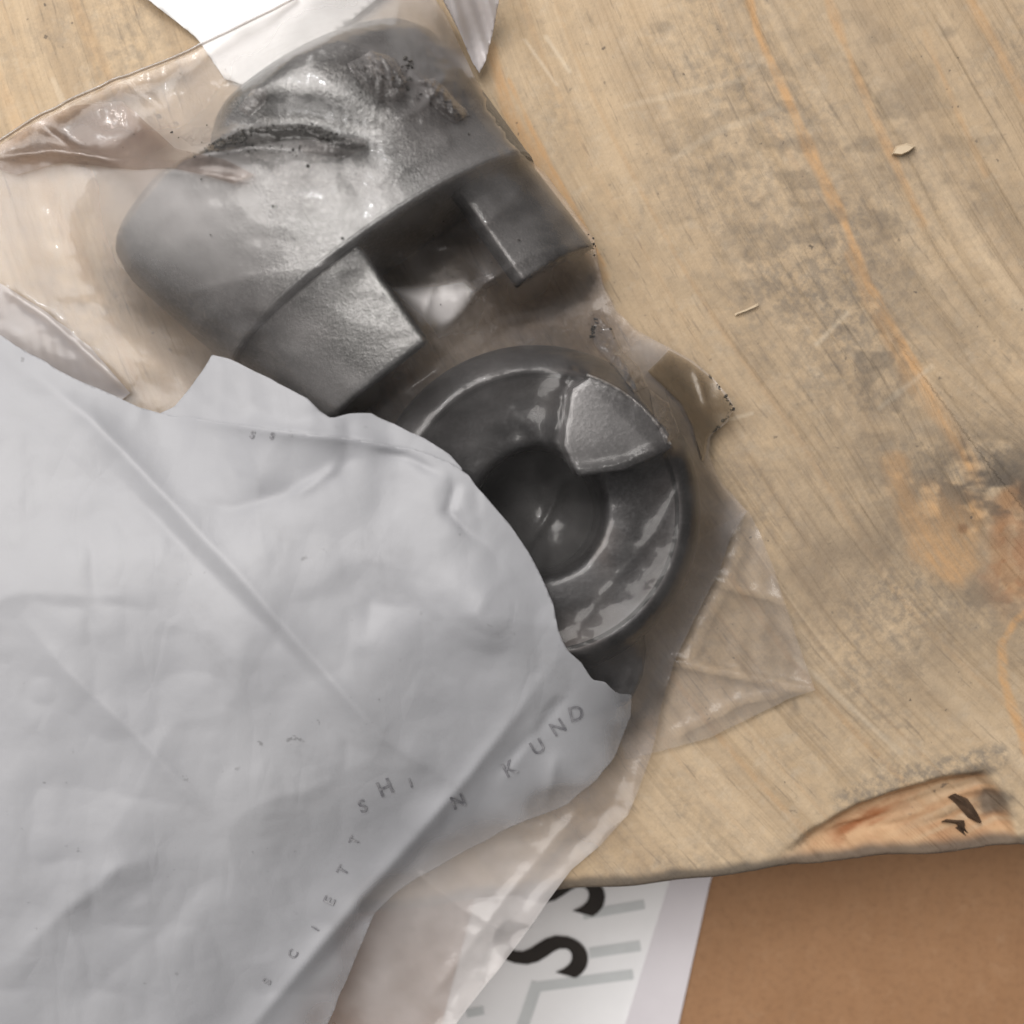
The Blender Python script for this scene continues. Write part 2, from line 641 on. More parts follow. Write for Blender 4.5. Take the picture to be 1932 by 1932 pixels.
def build_bench():
    nx, ny = 620, 560
    gx = np.linspace(-260, 2200, nx)
    tv = np.linspace(0, 1, ny)
    X = np.repeat(gx[:, None], ny, 1)
    Y = -260 + (edge_y(X) + 260) * tv[None, :]
    Z = np.zeros_like(X)
    # grain: runs from top to lower right, swings round the knot at the right
    ang = math.radians(62)
    ca, sa = math.cos(ang), math.sin(ang)
    s = X * ca + Y * sa
    t = -X * sa + Y * ca
    t = t + 30 * (fbm(s / 900.0, t / 500.0, 5, 3) - .5) * 2 + 0.00011 * (s - 900) ** 2
    kx, ky = 1965.0, 1020.0
    ks, kt = kx * ca + ky * sa, -kx * sa + ky * ca + 0.00011 * (kx * ca + ky * sa - 900) ** 2
    dk = t - kt
    R = 130 * np.exp(-((s - ks) / 300.0) ** 2)
    t2 = np.where(dk > 0, 1, -1) * np.sqrt(np.maximum(dk ** 2 - 0.0, 0) + 1) - np.where(dk > 0, 1, -1) * R * np.exp(-(np.abs(dk) / 260.0))
    dist = np.hypot(X - kx, Y - ky)
    knot = smooth(140, 50, dist * (1 + .25 * np.sin(np.arctan2(Y - ky, X - kx) * 2 + .6)) + 60 * (fbm(X / 45, Y / 45, 77, 3) - .5))
    k0 = TAN / 966 * CAM_H

    # orange streaks: centre lines and half widths
    streak = np.zeros_like(X)
    for pts, w, a in [
        ([(1405, -40), (1430, 60), (1480, 170), (1530, 290), (1590, 410), (1640, 540), (1700, 640), (1750, 740), (1830, 880)], 10, .9),
        ([(1550, -40), (1585, 60), (1640, 200), (1690, 310), (1740, 420)], 9, .6),
        ([(1660, 600), (1730, 720), (1800, 820), (1840, 900)], 18, .55),
        ([(1690, 880), (1720, 970), (1760, 1060)], 26, .65),
        ([(925, 90), (960, 210), (1010, 300), (1080, 420), (1135, 520)], 13, .8),
        ([(960, 150), (1010, 260), (1075, 380), (1140, 500)], 5, .9),
        ([(1890, 1215), (1893, 1280), (1915, 1350), (1940, 1420)], 8, .9),
        ([(1890, 1215), (1915, 1170), (1945, 1150)], 7, .9),
        ([(1830, 0), (1880, 90), (1932, 190)], 8, .5),
        ([(1745, 60), (1800, 190), (1860, 330)], 6, .35),
        ([(1600, 480), (1660, 610)], 8, .5),
        ([(-40, 60), (60, 300), (160, 520)], 14, .25),
        ([(120, -40), (260, 260), (330, 420)], 10, .25),
    ]:
        d, _ = poly_dist(X, Y, pts)
        ww = w * (0.55 + 0.9 * fbm(s / 60, t / 60, 31, 2))
        streak = np.maximum(streak, a * smooth(1.5, 0.4, d / ww))
    # the resin-yellow field beside the knot
    fld = smooth(1.0, 0.55, np.hypot((X - 1790) / 95.0, (Y - 1000) / 120.0) + .5 * (fbm(X / 60, Y / 60, 9, 3) - .5))
    streak = np.maximum(streak, .8 * fld)
    brown = .75 * smooth(14, 5, np.hypot(X - 1816, Y - 997)) + .75 * smooth(34, 8, np.abs(dist - 92 + 50 * (fbm(X / 50, Y / 50, 79, 3) - .5))) * smooth(1840, 1900, X)
    brown = np.clip(brown, 0, 1)
    fresh = .6 * knot
    resin = .35 * knot * smooth(.45, .6, fbm(X / 25, Y / 25, 51, 3))

    dirt = .8 * np.exp(-(np.hypot((X - 1830) / 150, (Y - 880) / 60)) ** 2 * 1.2)
    dirt += .55 * np.exp(-(np.hypot((X - 1650) / 120, (Y - 560) / 260)) ** 2)
    dirt += .45 * np.exp(-(np.hypot((X - 1480) / 190, (Y - 420) / 420)) ** 2)
    dirt += .6 * np.exp(-(np.hypot((X - 1900) / 140, (Y - 1150) / 70)) ** 2)
    dirt += .45 * np.exp(-(np.hypot((X - 1620) / 160, (Y - 1150) / 200)) ** 2)
    dirt += .5 * np.exp(-(np.hypot((X - 220) / 120, (Y - 60) / 90)) ** 2)
    dark = .88 * smooth(.24, .52, fbm(X / 45, Y / 30, 21, 4)) * np.exp(-(np.hypot((X - 1880) / 190, (Y - 915) / 100)) ** 2 * 1.1)
    dark = np.maximum(dark, .5 * smooth(.42, .62, fbm(X / 38, Y / 38, 23, 4)) * np.exp(-(np.hypot((X - 1650) / 90, (Y - 700) / 140)) ** 2))
    dark = np.maximum(dark, .35 * smooth(.45, .64, fbm(X / 60, Y / 34, 25, 4)) * np.exp(-(np.hypot((X - 1560) / 330, (Y - 330) / 300)) ** 2))
    dark = np.maximum(dark, .35 * smooth(.45, .62, fbm(X / 60, Y / 40, 26, 4)) * np.exp(-(np.hypot((X - 1900) / 120, (Y - 1130) / 60)) ** 2))
    for bx, by, rx, ry, a in [(1635, 720, 22, 50, .45), (1655, 770, 40, 12, .4), (1410, 480, 26, 16, .4), (1250, 50, 26, 14, .35), (1590, 620, 20, 14, .4),
                              (1700, 690, 16, 20, .35), (1500, 1330, 8, 14, .4), (1790, 60, 18, 14, .35)]:
        dark = np.maximum(dark, a * smooth(1.2, .3, np.hypot((X - bx) / rx, (Y - by) / ry) + .9 * (fbm(X / 14, Y / 14, 61, 3) - .5)))
    pale = np.zeros_like(X)
    for pts, w, a in [([(1030, 70), (1075, 135)], 4, .4), ([(990, 75), (1050, 160)], 3, .35), ([(1180, 200), (1270, 180), (1400, 150), (1440, 110)], 5, .16),
                      ([(1270, 300), (1350, 250), (1470, 205)], 6, .18), ([(1540, 650), (1600, 590)], 4, .3), ([(1660, 770), (1760, 690)], 5, .25),
                      ([(1340, 800), (1420, 780)], 3, .3), ([(100, 150), (180, 330)], 5, .3), ([(1500, 1240), (1700, 1420)], 5, .2)]:
        d, _ = poly_dist(X, Y, pts)
        pale = np.maximum(pale, a * smooth(1.6, .4, d / w + .8 * (fbm(X / 22, Y / 22, 71, 2) - .5)))
    # shallow furrows of the soft rings, lower right
    Z += -0.0005 * smooth(.52, .75, lattice_noise(s / 320.0, t / 17.0, 15)) * smooth(1250, 1450, X)
    Z += 0.0007 * (fbm(X / 300, Y / 300, 3, 3) - .5)

    # tear-out of orange wood at the sawn end
    poly = [(1400, 1660), (1450, 1618), (1530, 1560), (1610, 1515), (1700, 1483), (1790, 1458), (1860, 1450), (1895, 1490), (1915, 1540), (1925, 1575), (1940, 1640), (1930, 1700), (1400, 1720)]
    ins = inside(X, Y, poly)
    pd, _ = poly_dist(X, Y, poly[:10])
    tear = np.where(ins, smooth(0, 26, pd), 0)
    endk = smooth(0, 60, edge_y(X) - Y)
    Z -= (0.0045 * endk + .0006) * tear * smooth(1400, 1650, X) + (.3 + .7 * endk) * 0.0016 * tear * lattice_noise(X / 60 + Y / 30, Y / 16 + X / 90, 44)
    fresh = np.maximum(fresh, .95 * np.where(ins, smooth(2, 12 + 40 * smooth(1700, 1450, X), pd), 0) * (1 - .55 * smooth(.5, .7, fbm(X / 70 + Y / 40, Y / 20 + X / 60, 46, 3)) * smooth(1650, 1800, X)))
    rd, _ = poly_dist(X, Y, [(1560, 1592), (1610, 1568), (1670, 1540), (1720, 1528)])
    resin = np.maximum(resin, .9 * smooth(26, 0, rd + 26 * (fbm(X / 26 + Y / 40, Y / 9 + X / 22, 52, 3) - .42)) * smooth(1740, 1660, X + 30 * (fbm(X / 30, Y / 12, 53, 2) - .5)) * smooth(1555, 1610, X))
    dg, _ = poly_dist(X, Y, [(1590, 1512), (1700, 1470), (1800, 1445), (1880, 1425)])
    dirt += .9 * smooth(34, 8, dg)
    dark = np.maximum(dark, .8 * smooth(1, .3, np.hypot((X - 1885) / 40, (Y - 1520) / 42) + .5 * (fbm(X / 20, Y / 20, 62, 3) - .5)))
    dark = np.maximum(dark, .55 * smooth(1, .3, np.hypot((X - 1850) / 60, (Y - 1455) / 18) + .6 * (fbm(X / 20, Y / 20, 63, 3) - .5)))
    dark = np.maximum(dark, .85 * smooth(32, 14, edge_y(X) - Y + 8 * (fbm(X / 40, Y / 40, 64, 2) - .5)))     # shadow line along the sawn arris, painted into the colour

    kk = TAN / 966.0 * CAM_H
    # rounded arris: last rows sink
    e = (edge_y(X) - Y)
    r = 14.0
    Z -= np.where(e < r, (r - np.sqrt(np.maximum(r * r - (r - e) ** 2, 0))) * kk * .8, 0)
    V = np.stack([(X - 966) * kk, -(Y - 966) * kk, Z], 2).reshape(-1, 3)
    idx = np.arange(nx * ny).reshape(nx, ny)
    F = np.stack([idx[:-1, :-1], idx[:-1, 1:], idx[1:, 1:], idx[1:, :-1]], 2).reshape(-1, 4).tolist()
    # walls and underside
    ring = list(idx[:, 0]) + list(idx[-1, 1:]) + list(idx[-2::-1, -1]) + list(idx[0, -2:0:-1])
    base = len(V)
    low = V[ring].copy()
    low[:, 2] = -0.032
    V = np.vstack([V, low])
    n = len(ring)
    for i in range(n):
        j = (i + 1) % n
        F.append([ring[i], ring[j], base + j, base + i])
    F.append([base + i for i in range(n)])
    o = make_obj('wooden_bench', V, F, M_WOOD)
    o['kind'] = 'structure'
    pad = lambda a, f=0.0: np.concatenate([np.asarray(a).reshape(-1), np.full(n, f)])
    set_attr(o, 'grain_along', pad(s * kk))
    set_attr(o, 'grain_across', pad(t2 * kk))
    for nm, a in (('streak', streak), ('brown', brown), ('fresh', fresh), ('resin', resin), ('pale', pale), ('dark', dark), ('dirt', np.clip(dirt, 0, 1)), ('weather_darkening', np.clip(.30 * smooth(1250, 1850, X) * smooth(1500, 1250, Y) + .62 * np.exp(-(np.hypot((X - 1600) / 250, (Y - 1080) / 300)) ** 2) + .35 * np.exp(-(np.hypot((X - 1480) / 280, (Y - 380) / 380)) ** 2) + .5 * np.exp(-(np.hypot((X - 1900) / 120, (Y - 1160) / 110)) ** 2) + .3 * np.exp(-(np.hypot((X - 1370) / 120, (Y - 900) / 200)) ** 2), 0, .8)), ('furrow', .25 + .75 * np.clip(np.exp(-(np.hypot((X - 1560) / 330, (Y - 1150) / 330)) ** 2) * 1.3, 0, 1))):  # weathered patches, with a broad darkening toward the right added
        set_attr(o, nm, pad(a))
    return o


bench = build_bench()

# slivers of bark left in the tear-out
for pts in ([(1795, 1500), (1815, 1512), (1835, 1538), (1850, 1552)], [(1805, 1560), (1825, 1580), (1840, 1600)], [(1780, 1548), (1810, 1552), (1826, 1572)]):
    V, F = [], []
    for i, (x, y) in enumerate(pts):
        w = (7, 11, 9, 3)[i] if len(pts) == 4 else (5, 9, 3)[i]
        for dx, dz in ((-w, -.006), (0, -.0028), (w, -.006)):
            V.append(P(x + dx, y - dx * .5, dz))
    for i in range(len(pts) - 1):
        a = i * 3
        F += [(a, a + 1, a + 4, a + 3), (a + 1, a + 2, a + 5, a + 4)]
    F += [(0, 1, 2), (len(V) - 1, len(V) - 2, len(V) - 3)]
    make_obj('bark_sliver', V, F, M_BARK, bench, False)


# ------------------------------------------------------------------ cardboard box below the bench end
ZB = -0.055


def slab(name, poly, z0, z1, mat, parent):
    n = len(poly)
    V = [P(x, y, z1) for x, y in poly]
    V += [(v[0], v[1], z0) for v in V[:n]]
    a = sum(V[i][0] * V[(i + 1) % n][1] - V[(i + 1) % n][0] * V[i][1] for i in range(n))
    F = [tuple(range(n)), tuple(range(2 * n - 1, n - 1, -1))] + [(i, i + n, (i + 1) % n + n, (i + 1) % n) for i in range(n)]
    if a < 0:
        F = [f[::-1] for f in F]
    return make_obj(name, V, F, mat, parent, False)


box = thing('cardboard_box', 'plain brown cardboard box below the end of the wooden board', 'box', P(1500, 1900, ZB - 0.2))
top_poly = [(420, 1560), (2300, 1380), (2400, 2300), (480, 2420)]
slab('top_panel', top_poly, ZB - .004, ZB, M_CARD, box)
tp = [P(x, y, ZB - .0045) for x, y in top_poly]
for i in range(4):
    a, b = Vector(tp[i]), Vector(tp[(i + 1) % 4])
    inn = (Vector(P(1400, 1920, ZB)) - (a + b) / 2)
    inn.z = 0
    inn = inn.normalized() * .004
    q = [a, b, b + inn, a + inn]
    V = [tuple(v) for v in q] + [(v.x, v.y, ZB - .2) for v in q]
    make_obj('side_panel', V, [(0, 1, 2, 3), (7, 6, 5, 4)] + [(j, j + 4, (j + 1) % 4 + 4, (j + 1) % 4) for j in range(4)], M_CARD, box, False)

lab = slab('shipping_label', [(1318, 1560), (1225, 1560 + 240), (1145, 2060), (800, 2060), (880, 1760), (930, 1560)], ZB + .0003, ZB + .0007, M_LABEL, box)
lab['label'] = 'white shipping label with a black letter and grey bars'
slab('label_margin', [(1372, 1560), (1339, 1668), (1282, 1925), (1250, 2060), (1143, 2060), (1182, 1925), (1262, 1668), (1296, 1560)], ZB + .0009, ZB + .0012, M_LABEL2, box)


def glyph(ch, size, weight=0.0):
    c = bpy.data.curves.new('glyph', 'FONT')
    c.body = ch
    c.size = size
    c.align_x = 'CENTER'
    c.align_y = 'CENTER'
    c.offset = weight
    c.resolution_u = 6
    o = bpy.data.objects.new('glyph', c)
    COL.objects.link(o)
    dg = bpy.context.evaluated_depsgraph_get()
    me = bpy.data.meshes.new_from_object(o.evaluated_get(dg))
    V = np.array([v.co[:] for v in me.vertices])[:, :2]
    F = [tuple(p.vertices) for p in me.polygons]
    bpy.data.objects.remove(o)
    bpy.data.curves.remove(c)
    bpy.data.meshes.remove(me)
    V = V - (V.min(0) + V.max(0)) / 2
    return V, F


def printed(name, ch, cx, cy, size, rot, zf, mat, parent, weight=0.0, sx=1.0):
    """A flat printed character; rot = clockwise turn in degrees."""
    V, F = glyph(ch, size, weight)
    a = math.radians(rot)
    gx, gy = V[:, 0] * sx, -V[:, 1]
    x = cx + gx * math.cos(a) - gy * math.sin(a)
    y = cy + gx * math.sin(a) + gy * math.cos(a)
    z = np.asarray(zf(x, y)) * np.ones_like(x)
    k = TAN / 966 * (CAM_H - z)
    W = np.stack([(x - 966) * k, -(y - 966) * k, z], 1)
    return make_obj(name, W, F, mat, parent, False)


zl = lambda x, y: ZB + .0014
printed('letter', 'S', 1020, 1792, 250, 106, zl, M_INK, lab, 4.5, .72)
printed('letter', 'S', 1052, 1676, 250, 106, zl, M_INK, lab, 4.5, .72)


def bar(p, q, w, k=0):
    a, b = np.array(p, float), np.array(q, float)
    d = (b - a) / np.linalg.norm(b - a)
    n = np.array([-d[1], d[0]]) * w / 2
    V = [P(*v, ZB + .0009 + k * .00004) for v in (a + n, b + n, b - n, a - n)]
    V += [(v[0], v[1], v[2] + .0001) for v in V]
    make_obj('grey_bar', V, [(0, 1, 2, 3), (7, 6, 5, 4), (0, 4, 5, 1), (1, 5, 6, 2), (2, 6, 7, 3), (3, 7, 4, 0)], M_GREYINK, lab, False)


for k, (p, q, w) in enumerate([((1100, 1726), (1216, 1706), 18), ((1112, 1798), (1208, 1784), 20), ((1012, 1862), (1194, 1838), 19), ((1014, 1853), (984, 1940), 22),
                ((880, 1912), (912, 1906), 16), ((930, 1780), (905, 1850), 20)]):
    bar(p, q, w, k)


# ------------------------------------------------------------------ slotted pipe cap
D1 = np.array([0.82, -0.572])
D2 = np.array([0.572, 0.82])
OC = np.array([500.0, 400.0])
ZC = 0.026


def UV(u, v):
    p = OC + np.multiply.outer(np.asarray(u, float), D1) + np.multiply.outer(np.asarray(v, float), D2)
    x, y, _ = P(p[..., 0], p[..., 1], ZC)
    return x, y


fit = thing('pipe_fitting', 'grey cast metal pipe cap with slotted open end inside the clear bag', 'pipe fitting', (*[float(q) for q in UV(100, 0)], 0.002))
vs = np.array([-236, -234, -231, -226, -220, -212, -203, -192, -180, -166, -150, -133, -115, -97, -78, -60, -40, -20, 0, 20, 40, 60, 80, 100, 120, 140, 158, 172, 180, 184, 186], float)
uL = np.interp(vs, [-236, -231, -222, -205, -178, -140, -85, 0, 100, 186], [-60, -110, -165, -222, -268, -296, -302, -284, -258, -234])
uR = np.interp(vs, [-236, -231, -220, -203, -178, -137, -60, 28, 186], [275, 328, 384, 424, 454, 478, 489, 492, 494])
hh = np.interp(vs, [-236, -231, -222, -205, -176, -135, -85, -20, 60, 172, 180, 184, 186], [8, 14, 21, 29, 36, 41.5, 44, 45.5, 46, 46.3, 46.2, 45.6, 44.6]) / 1000
NT_ = 96
V, F = [], []
for i in range(len(vs)):
    mid, half = (uL[i] + uR[i]) / 2, (uR[i] - uL[i]) / 2
    for j in range(NT_ + 1):
        th = math.pi * j / NT_
        u = mid - half * math.cos(th)
        z = hh[i] * math.sin(th) ** 0.82
        px, py = OC + u * D1 + vs[i] * D2
        # saddle between the hub (upper right) and the shoulder (left)
        vd, vt = poly_dist(np.array([px]), np.array([py]), [(330, 262), (420, 268), (520, 262), (620, 272), (720, 300)])
        z -= .011 * math.exp(-(float(vd[0]) / 30) ** 2) * (1 - .75 * float(vt[0])) * min(1, z / .02)
        z += .0035 * math.exp(-((px - 620) / 120) ** 2 - ((py - 170) / 90) ** 2) * min(1, z / .02)
        z *= 1 - .10 * math.exp(-((u + 190) / 90) ** 2) * (1 if vs[i] < 100 else .6)
        vv = vs[i] + 42 * math.exp(-((u + 25) / 60) ** 2) * float(smooth(-90, -236, vs[i])) + 26 * float(smooth(-20, -90, u)) * float(smooth(-120, -236, vs[i]))
        x, y = UV(u, vv)
        V.append((x, y, z + .002))
W = NT_ + 1
for i in range(len(vs) - 1):
    for j in range(NT_):
        a = i * W + j
        F.append((a, a + W, a + W + 1, a + 1))
F.append(tuple(range(W)))
e0 = (len(vs) - 1) * W
F.append(tuple(range(e0 + NT_, e0 - 1, -1)))
body = make_obj('body', V, F, M_CAST, fit)
m = body.modifiers.new('es', 'EDGE_SPLIT')
m.split_angle = math.radians(50)


def shell(name, u0, u1, v0, v1, thick, mat, parent, hs=1.0, slant=0.0):
    """A wall of the tube end, between two cross positions u0..u1 along the tube v0..v1."""
    nv, nu = 10, 40
    V, F = [], []

    def ring(v, sc_in):
        f = (v - 186) / 200.0
        l, r = -222 + 52 * f, 490 + 10 * f
        mid, half = (l + r) / 2, (r - l) / 2
        return mid, half - sc_in / 0.000132, .0435 * hs - sc_in
    for side, tk in ((0, 0.0), (1, thick)):
        for i in range(nv + 1):
            v = v0 + (v1 - v0) * i / nv
            mid, half, h = ring(v, tk)
            m0, h0, _ = ring(v, 0.0)
            t0 = math.acos(max(-1, min(1, (m0 - u0 - slant * (1 - (v - v0) / (v1 - v0))) / h0)))
            t1 = math.acos(max(-1, min(1, (m0 - u1) / h0)))
            for j in range(nu + 1):
                th = t0 + (t1 - t0) * j / nu
                u = mid - half * math.cos(th)
                z = max(h * math.sin(th) ** .82, 0)
                x, y = UV(u, v)
                V.append((x, y, z + .002))
    n = (nv + 1) * (nu + 1)
    w = nu + 1
    for i in range(nv):
        for j in range(nu):
            a = i * w + j
            F.append((a, a + w, a + w + 1, a + 1))
            F.append((n + a, n + a + 1, n + a + w + 1, n + a + w))
    for i in range(nv):
        a = i * w
        F.append((a, n + a, n + a + w, a + w))
        b = i * w + nu
        F.append((b, b + w, n + b + w, n + b))
    for j in range(nu):
        F.append((j, j + 1, n + j + 1, n + j))
        c = nv * w + j
        F.append((c, n + c, n + c + 1, c + 1))
    o = make_obj(name, V, F, mat, parent)
    bv = o.modifiers.new('bv', 'BEVEL')
    bv.width = .0013
    bv.segments = 3
    bv.limit_method = 'ANGLE'
    bv.angle_limit = math.radians(55)
    es = o.modifiers.new('es', 'EDGE_SPLIT')
    es.split_angle = math.radians(60)
    return o


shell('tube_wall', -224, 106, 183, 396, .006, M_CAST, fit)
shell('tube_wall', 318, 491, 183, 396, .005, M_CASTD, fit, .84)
# casting seam running over the cap and the raised bead at the collar
seamV, seamF = [], []
for j in range(61):
    th = math.pi * (0.04 + .92 * j / 60)
    mid, half = (uL[-2] + uR[-2]) / 2, (uR[-2] - uL[-2]) / 2
    for q, (dv, dz) in enumerate(((-9, -.0006), (-7, .0007), (-1, .0009), (1, -.0004))):
        u = mid - half * math.cos(th)
        z = .0459 * math.sin(th) ** .82
        z *= 1 - .06 * math.exp(-((u + 190) / 90) ** 2)
        x, y = UV(u * (1), 182 + dv)
        seamV.append((x, y, z + .002 + dz))
    if j:
        for q in range(3):
            a = (j - 1) * 4 + q
            seamF.append((a, a + 4, a + 5, a + 1))
make_obj('collar_bead', seamV, seamF, M_CAST, fit)

# ------------------------------------------------------------------ round flanged dish
DC = np.array(P(1008, 962, .024))
dish = thing('metal_coupling', 'dark round metal coupling half with a wedge lug and central bore under film', 'coupling', (float(DC[0]), float(DC[1]), 0.002))
tilt = Matrix.Rotation(math.radians(5), 3, Vector((0.55, 0.83, 0)).normalized())
TM = np.array(tilt)
DB = np.array([DC[0], DC[1], 0.0055])


def dpt(v):
    return (np.asarray(v) @ TM.T + DB)


def lathe(name, prof, mat, parent, seg=144, cx=0.0, cy=0.0, wob=0.0):
    V, F = [], []
    n = len(prof)
    for i in range(seg):
        a = 2 * math.pi * i / seg
        for r, z in prof:
            rr = r * (1 + wob * math.sin(3 * a + 1))
            V.append((cx + rr * math.cos(a) / 1000, cy + rr * math.sin(a) / 1000, z / 1000))
    for i in range(seg):
        for j in range(n - 1):
            a, b = i * n + j, ((i + 1) % seg) * n + j
            F.append((a, b, b + 1, a + 1))
    o = make_obj(name, dpt(V), F, mat, parent)
    es = o.modifiers.new('es', 'EDGE_SPLIT')
    es.split_angle = math.radians(38)
    return o


lathe('disc', [(36, 0), (41.6, 0), (42.8, 2), (43.2, 6), (43.2, 10.5), (42.7, 13.4), (41.6, 16.4), (40.0, 18.9), (38.2, 20.6), (36.8, 21.5), (36.0, 21.7), (35.3, 21.4), (34.9, 20.6), (34.6, 19.7), (34.0, 19.4), (26, 19.2), (18.6, 19.2), (17.4, 18.6), (16.5, 17.2), (16.0, 15.0), (16.0, 4.0), (36, 3.6)], M_DISH, dish)
lathe('bore', [(15.95, 14.8), (15.8, 4.4), (5, 4.2), (0.02, 4.2)], M_HOLE, dish, 64)


def lug(poly, z0, z1, mat, name, bev=.0006):
    n = len(poly)
    V = []
    for z in (z0, z1):
        V += [np.array(P(x, y, .026)) * np.array([1, 1, 0]) - np.array([DB[0], DB[1], 0]) + np.array([0, 0, z / 1000]) for x, y in poly]
    F = [tuple(range(n))[::-1], tuple(range(n, 2 * n))] + [(i, (i + 1) % n, (i + 1) % n + n, i + n) for i in range(n)]
    a = sum(V[i][0] * V[(i + 1) % n][1] - V[(i + 1) % n][0] * V[i][1] for i in range(n))
    if a < 0:
        F = [f[::-1] for f in F]
    o = make_obj(name, dpt(np.array(V)), F, mat, dish)
    b = o.modifiers.new('bv', 'BEVEL')
    b.width = bev
    b.segments = 3
    b.limit_method = 'ANGLE'
    e = o.modifiers.new('es', 'EDGE_SPLIT')
    e.split_angle = math.radians(40)
    return o


arc = [(1010 + 273 * math.cos(math.radians(a)), 962 - 273 * math.sin(math.radians(a))) for a in range(27, 75, 4)]
jaw = arc + [(1062, 728), (1050, 800), (1046, 834), (1072, 890), (1160, 880)]
lug(jaw, 18.5, 26.5, M_LUG, 'jaw_lug')
lug([(2 * 1010 - x, 2 * 962 - y) for x, y in jaw], 18.5, 26.5, M_LUG, 'jaw_lug')
# highlight on the visible lug's outer edge, put in as a bright strip
V, F = [], []
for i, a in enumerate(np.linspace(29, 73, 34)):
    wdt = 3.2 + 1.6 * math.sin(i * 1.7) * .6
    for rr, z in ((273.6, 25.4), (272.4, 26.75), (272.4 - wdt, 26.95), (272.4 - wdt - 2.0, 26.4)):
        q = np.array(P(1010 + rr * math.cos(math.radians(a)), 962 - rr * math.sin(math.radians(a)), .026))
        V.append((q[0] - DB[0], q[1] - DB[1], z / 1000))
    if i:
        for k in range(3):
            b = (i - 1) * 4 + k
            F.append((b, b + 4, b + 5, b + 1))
make_obj('edge_glint', dpt(np.array(V)), F, M_EDGE_GLINT, dish)
# foot of the flange showing at the lower end
lug = []
for ang, r in ((-92, 40), (-46, 41), (-51, 47), (-57, 52.5), (-64, 57), (-84, 58)):
    lug.append((r * math.cos(math.radians(ang)) / 1000, r * math.sin(math.radians(ang)) / 1000))
V = [(x, y, .002) for x, y in lug] + [(x * .99, y * .99, .012) for x, y in lug]
F = [tuple(range(6))[::-1], tuple(range(6, 12))] + [(i, (i + 1) % 6, (i + 1) % 6 + 6, i + 6) for i in range(6)]
lg = make_obj('lug', dpt(V), F, M_DISH, dish, False)
bv = lg.modifiers.new('bv', 'BEVEL')
bv.width = .002
bv.segments = 3

# ------------------------------------------------------------------ white sheet and milky scrap at the top
sheet = [(150, -110), (280, 0), (372, 72), (425, 150), (500, 172), (600, 90), (760, -40), (760, -110)]


def z_sheet(x, y):
    return .0012 + .006 * smooth(120, -60, y) * fbm(x / 120, y / 120, 2, 2) + .0009 * fbm(x / 60, y / 60, 7, 2)


V, F, ux, uy = sheet_mesh(sheet, z_sheet, 12)
o = make_obj('paper_sheet', V, F, M_PAPER, origin=P(400, 20, .001))
so = o.modifiers.new('so', 'SOLIDIFY')
so.thickness = .0002
tag(o, 'bright white paper corner under the top left edge of the clear bag', 'paper')

scrap = [(800, -60), (836, 0), (868, 62), (892, 118), (905, 138), (918, 112), (935, 40), (952, -60)]


def z_scrap(x, y):
    return .004 + .006 * np.exp(-((x - 868 - (y - 40) * .28) / 26.0) ** 2) * smooth(150, 20, y) + .002 * tri((x - y * .3) / 34.0) + .01 * smooth(100, -60, y)


V, F, ux, uy = sheet_mesh(scrap, z_scrap, 5)
o = make_obj('plastic_scrap', V, F, M_SCRAP, origin=P(890, 30, .002))
so = o.modifiers.new('so', 'SOLIDIFY')
so.thickness = .0001
tag(o, 'folded milky white plastic strip sticking out above the pipe fitting', 'plastic strip')

# ------------------------------------------------------------------ clear bag draped over everything
bag_poly = [(-160, 345), (-60, 295), (0, 265), (60, 226), (150, 180), (225, 147), (300, 120), (370, 90), (430, 60), (490, 30), (550, 0), (640, -50), (730, -70), (800, -40), (842, 30), (880, 110), (925, 205), (965, 265), (1005, 305), (1050, 352), (1092, 412), (1122, 450), (1130, 500), (1142, 545), (1162, 585), (1205, 625), (1262, 655), (1308, 682), (1345, 712), (1372, 745), (1386, 770), (1372, 796), (1340, 822), (1338, 858),
            (1362, 912), (1410, 964), (1380, 1010), (1352, 1090), (1310, 1170), (1272, 1250), (1248, 1330), (1228, 1425), (1205, 1490), (1186, 1536), (1135, 1592), (1078, 1642), (1035, 1700), (985, 1772), (925, 1850), (862, 1932), (760, 2080), (-160, 2080)]
bag_raw = list(bag_poly)
bag_poly = rough_edge(bag_poly, 2.0, 55, 10)

bpy.context.view_layer.update()
deps = bpy.context.evaluated_depsgraph_get()
bv_v, bv_f = [], []
for o in list(bpy.data.objects):
    if o.type != 'MESH':
        continue
    root = o
    while root.parent:
        root = root.parent
    if root.name.split('.')[0] not in ('pipe_fitting', 'metal_coupling', 'plastic_scrap') and o.name != 'wooden_bench':
        continue
    if o.name == 'wooden_bench' or o.name.startswith('letter'):
        continue
    ev = o.evaluated_get(deps)
    me = ev.to_mesh()
    b = len(bv_v)
    bv_v += [o.matrix_world @ v.co for v in me.vertices]
    bv_f += [[b + i for i in p.vertices] for p in me.polygons]
    ev.to_mesh_clear()
tree = BVHTree.FromPolygons(bv_v, bv_f)

G = 9.0
gx = np.arange(-200, 1470, G)
gy = np.arange(-120, 2120, G)
OB = np.full((len(gx), len(gy)), .0015)
co = Vector((0, 0, CAM_H))
for i, x in enumerate(gx):
    for j, y in enumerate(gy):
        q = Vector(P(x, y, 0)) - co
        h = tree.ray_cast(co, q.normalized(), 1.0)
        if h[0] is not None:
            OB[i, j] = max(OB[i, j], h[0].z)
GX, GY = np.meshgrid(gx, gy, indexing='ij')
ins_b = inside(GX, GY, bag_poly)


def blur(a, n):
    for _ in range(n):
        p = np.pad(a, 1, mode='edge')
        a = (p[:-2, 1:-1] + p[2:, 1:-1] + p[1:-1, :-2] + p[1:-1, 2:] + 2 * p[1:-1, 1:-1]) / 6
    return a


